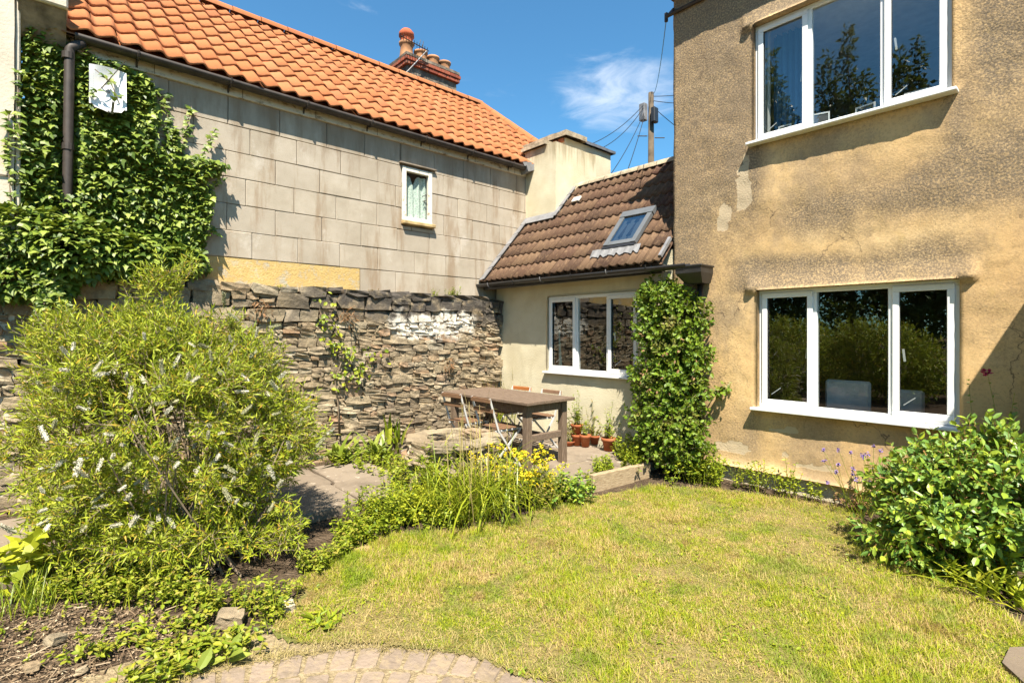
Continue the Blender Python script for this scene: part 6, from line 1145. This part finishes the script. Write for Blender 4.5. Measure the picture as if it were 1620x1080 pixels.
# grass in the joints of the setts
A = G.uniform(-1,1,(9000,2))*np.array([1.75,1.75])+np.array([cc.x,cc.y]); rr = np.hypot(A[:,0]-cc.x,A[:,1]-cc.y); an = np.arctan2(A[:,1]-cc.y,A[:,0]-cc.x)-th0; ok = np.zeros(len(A),bool)
for k, Rr in enumerate((1.60,1.425,1.25)):
    ok |= np.abs(rr-Rr-.088) < .008; nA = int(2.6*Rr/.122); ph = ((an+1.3)/2.6*nA-.5*(k%2))%1.0; ok |= (np.abs(rr-Rr) < .09)&((ph < .06)|(ph > .94))
pn = fbm(np.stack([A[:,0]*4,A[:,1]*4,A[:,0]*0],-1),81,3); A = A[ok&(pn > .48)&(np.abs((an+math.pi)%(2*math.pi)-math.pi) < 1.2)]; n = len(A); V, F, _ = strips(np.stack([A[:,0],A[:,1],np.full(n,-.012)],-1), G.uniform(0,6.28,n), np.abs(G.normal(.5,.3,n)), G.uniform(.02,.055,n), G.uniform(.002,.004,n), G.uniform(.2,.9,n), 2, .15); o = put('joint_grass', V, LM['grass'], None, quads=F); tag(o, 'thin dry grass growing in the joints of the setts', 'grass', kind='stuff')
for k, (px,py,s,lb) in enumerate(((455,963,.07,'pale lichen-covered rock at the left edge of the lawn'),(365,985,.10,'buff rock half sunk among the near weeds'),(88,1015,.06,'broken pinkish stone in the leaf litter'),(50,1058,.05,'pale pebble at the lower left corner'),(130,1062,.035,'small round pebble near the lower left corner'),(52,792,.13,'flat brownish rock beside the trough'))):
    p = on_z(px,py,.01 if k < 5 else .1); o = link('rock', STR[(k*3+1)%8], M['stone'] if k != 3 else M['coping'], None, p+Vector((0,0,s*.25))); o.scale = (s*1.3,s,s*.7); o.rotation_euler = (.1,.2,k*1.1); tag(o, lb, 'rock', 'loose rocks on the ground')
# ---- trees and shrubs of the garden behind the viewer: they stand in the window reflections
def tree(x, y, h, w, nl, label, dense=1.0):
    T = thing('garden_tree', (x,y,0), label, 'tree', 'trees behind the viewer'); m = MB(); m.tube([(x,y,-.05),(x+.05,y,h*.35),(x,y+.05,h*.8)], [.16,.11,.03], 8); m.build('trunk', LM['twig'], T, True); q = np.random.default_rng(int(abs(x*31+y*17)))
    lb_ = [(np.array([x,y,h*f])+q.normal(0,w*.22,3)*np.array([1,1,.3]), (w*s*q.uniform(.8,1.15),w*s*q.uniform(.8,1.15),h*.11*q.uniform(.9,1.3))) for f, s in zip(np.linspace(.22,.97,13), [.55,.75,.7,.8,.65,.7,.5,.6,.45,.4,.3,.22,.12])]
    P, O = lobe_pts(nl, lb_, .35, .5, .1); n = len(P); V, F = leafset(P, O*.4+runit(n), np.array([0,0,1.0])+G.normal(0,.6,(n,3)), G.uniform(.14,.30,n), G.uniform(.07,.15,n)); put('crown', V, LM['tree'], T, tris=F)
    A_ = np.array([[x,y,h*f] for f in np.linspace(.2,.85,13)]); V, F = rods(A_, np.array([c for (c,r) in lb_]), np.full(13,.035)); put('limbs', V, LM['twig'], T, tris=F)
for (x,y,h,w,lb) in ((-11.0,-7.5,10.2,2.3,'tall tree behind the viewer, second from the left'),(-8.6,-10.0,11.4,2.1,'tall tree behind the viewer, third from the left'),(-6.2,-11.5,12.4,2.0,'pointed tree behind the viewer, fourth from the left'),(-4.2,-12.0,11.2,1.7,'tree behind the viewer just left of the tallest'),(-2.2,-12.5,13.4,2.1,'tallest tree behind the viewer'),(0.2,-12.0,11.8,1.9,'tree behind the viewer just right of the tallest'),(2.6,-11.5,12.6,2.1,'tall tree behind the viewer at the right end'),(-13.8,-5.5,9.4,2.3,'spreading tree behind the viewer at the left end')): tree(x,y,h,w,14000,lb)
for (x,y,r,lb) in ((-3.3,-3.6,1.15,'broad shrub behind the viewer mirrored in the ground floor window'),(-5.6,-4.6,1.2,'leafy shrub behind the viewer near the pale house'),(-1.2,-5.2,1.1,'low shrub behind the viewer at the right')):
    T = thing('garden_shrub', (x,y,0), lb, 'shrub', 'shrubs behind the viewer'); P, O = lobe_pts(2200, [(np.array([x,y,r*.8]),(r,r,r*.85)),(np.array([x+.5,y+.3,r*.6]),(r*.7,r*.7,r*.6)),(np.array([x-.5,y+.2,r*1.1]),(r*.6,r*.6,r*.6))], .5, .5, .05); Lf, Sf, _, _ = shoots(P, O, .25, 7, .10, .03); put('foliage', Lf[0], LM['hebe'], T, tris=Lf[1]); put('branches', Sf[0], LM['twig'], T, tris=Sf[1])
T = thing('garden_hedge', (-4.0,-8.2,0), 'long clipped hedge behind the viewer closing the garden', 'hedge'); lb_ = [(np.array([x_,-8.2+0.3*math.sin(x_*2.1),1.3]),(1.0,.6,1.45)) for x_ in np.arange(-12,4.1,0.9)]
P, O = lobe_pts(9000, lb_, .7, .4, .05); n = len(P); V, F = leafset(P, O*.6+runit(n), O+G.normal(0,.5,(n,3)), G.uniform(.10,.20,n), G.uniform(.06,.11,n)); put('foliage', V, LM['tree'], T, tris=F); A_ = np.array([[x_,-8.2,-.05] for x_ in np.arange(-12,4.1,0.45)]); V, F = rods(A_, A_+np.array([0,0,1.9]), np.full(len(A_),.03)); put('stems', V, LM['twig'], T, tris=F)
for o in bpy.data.objects:      # twigs, small leaves and stalks nobody could pick apart
    if o.parent is not None and o.name.split('.')[0] in ('foliage','stems','branches','leaves','stalks','plant','plant_stems','tall_shoots','tall_shoot_stems','dead_leaves','limbs','crown'): o['kind'] = 'stuff'
print('objects', len(bpy.data.objects), 'tris', sum(len(o.data.loops)-2*len(o.data.polygons) for o in bpy.data.objects if o.type == 'MESH'))
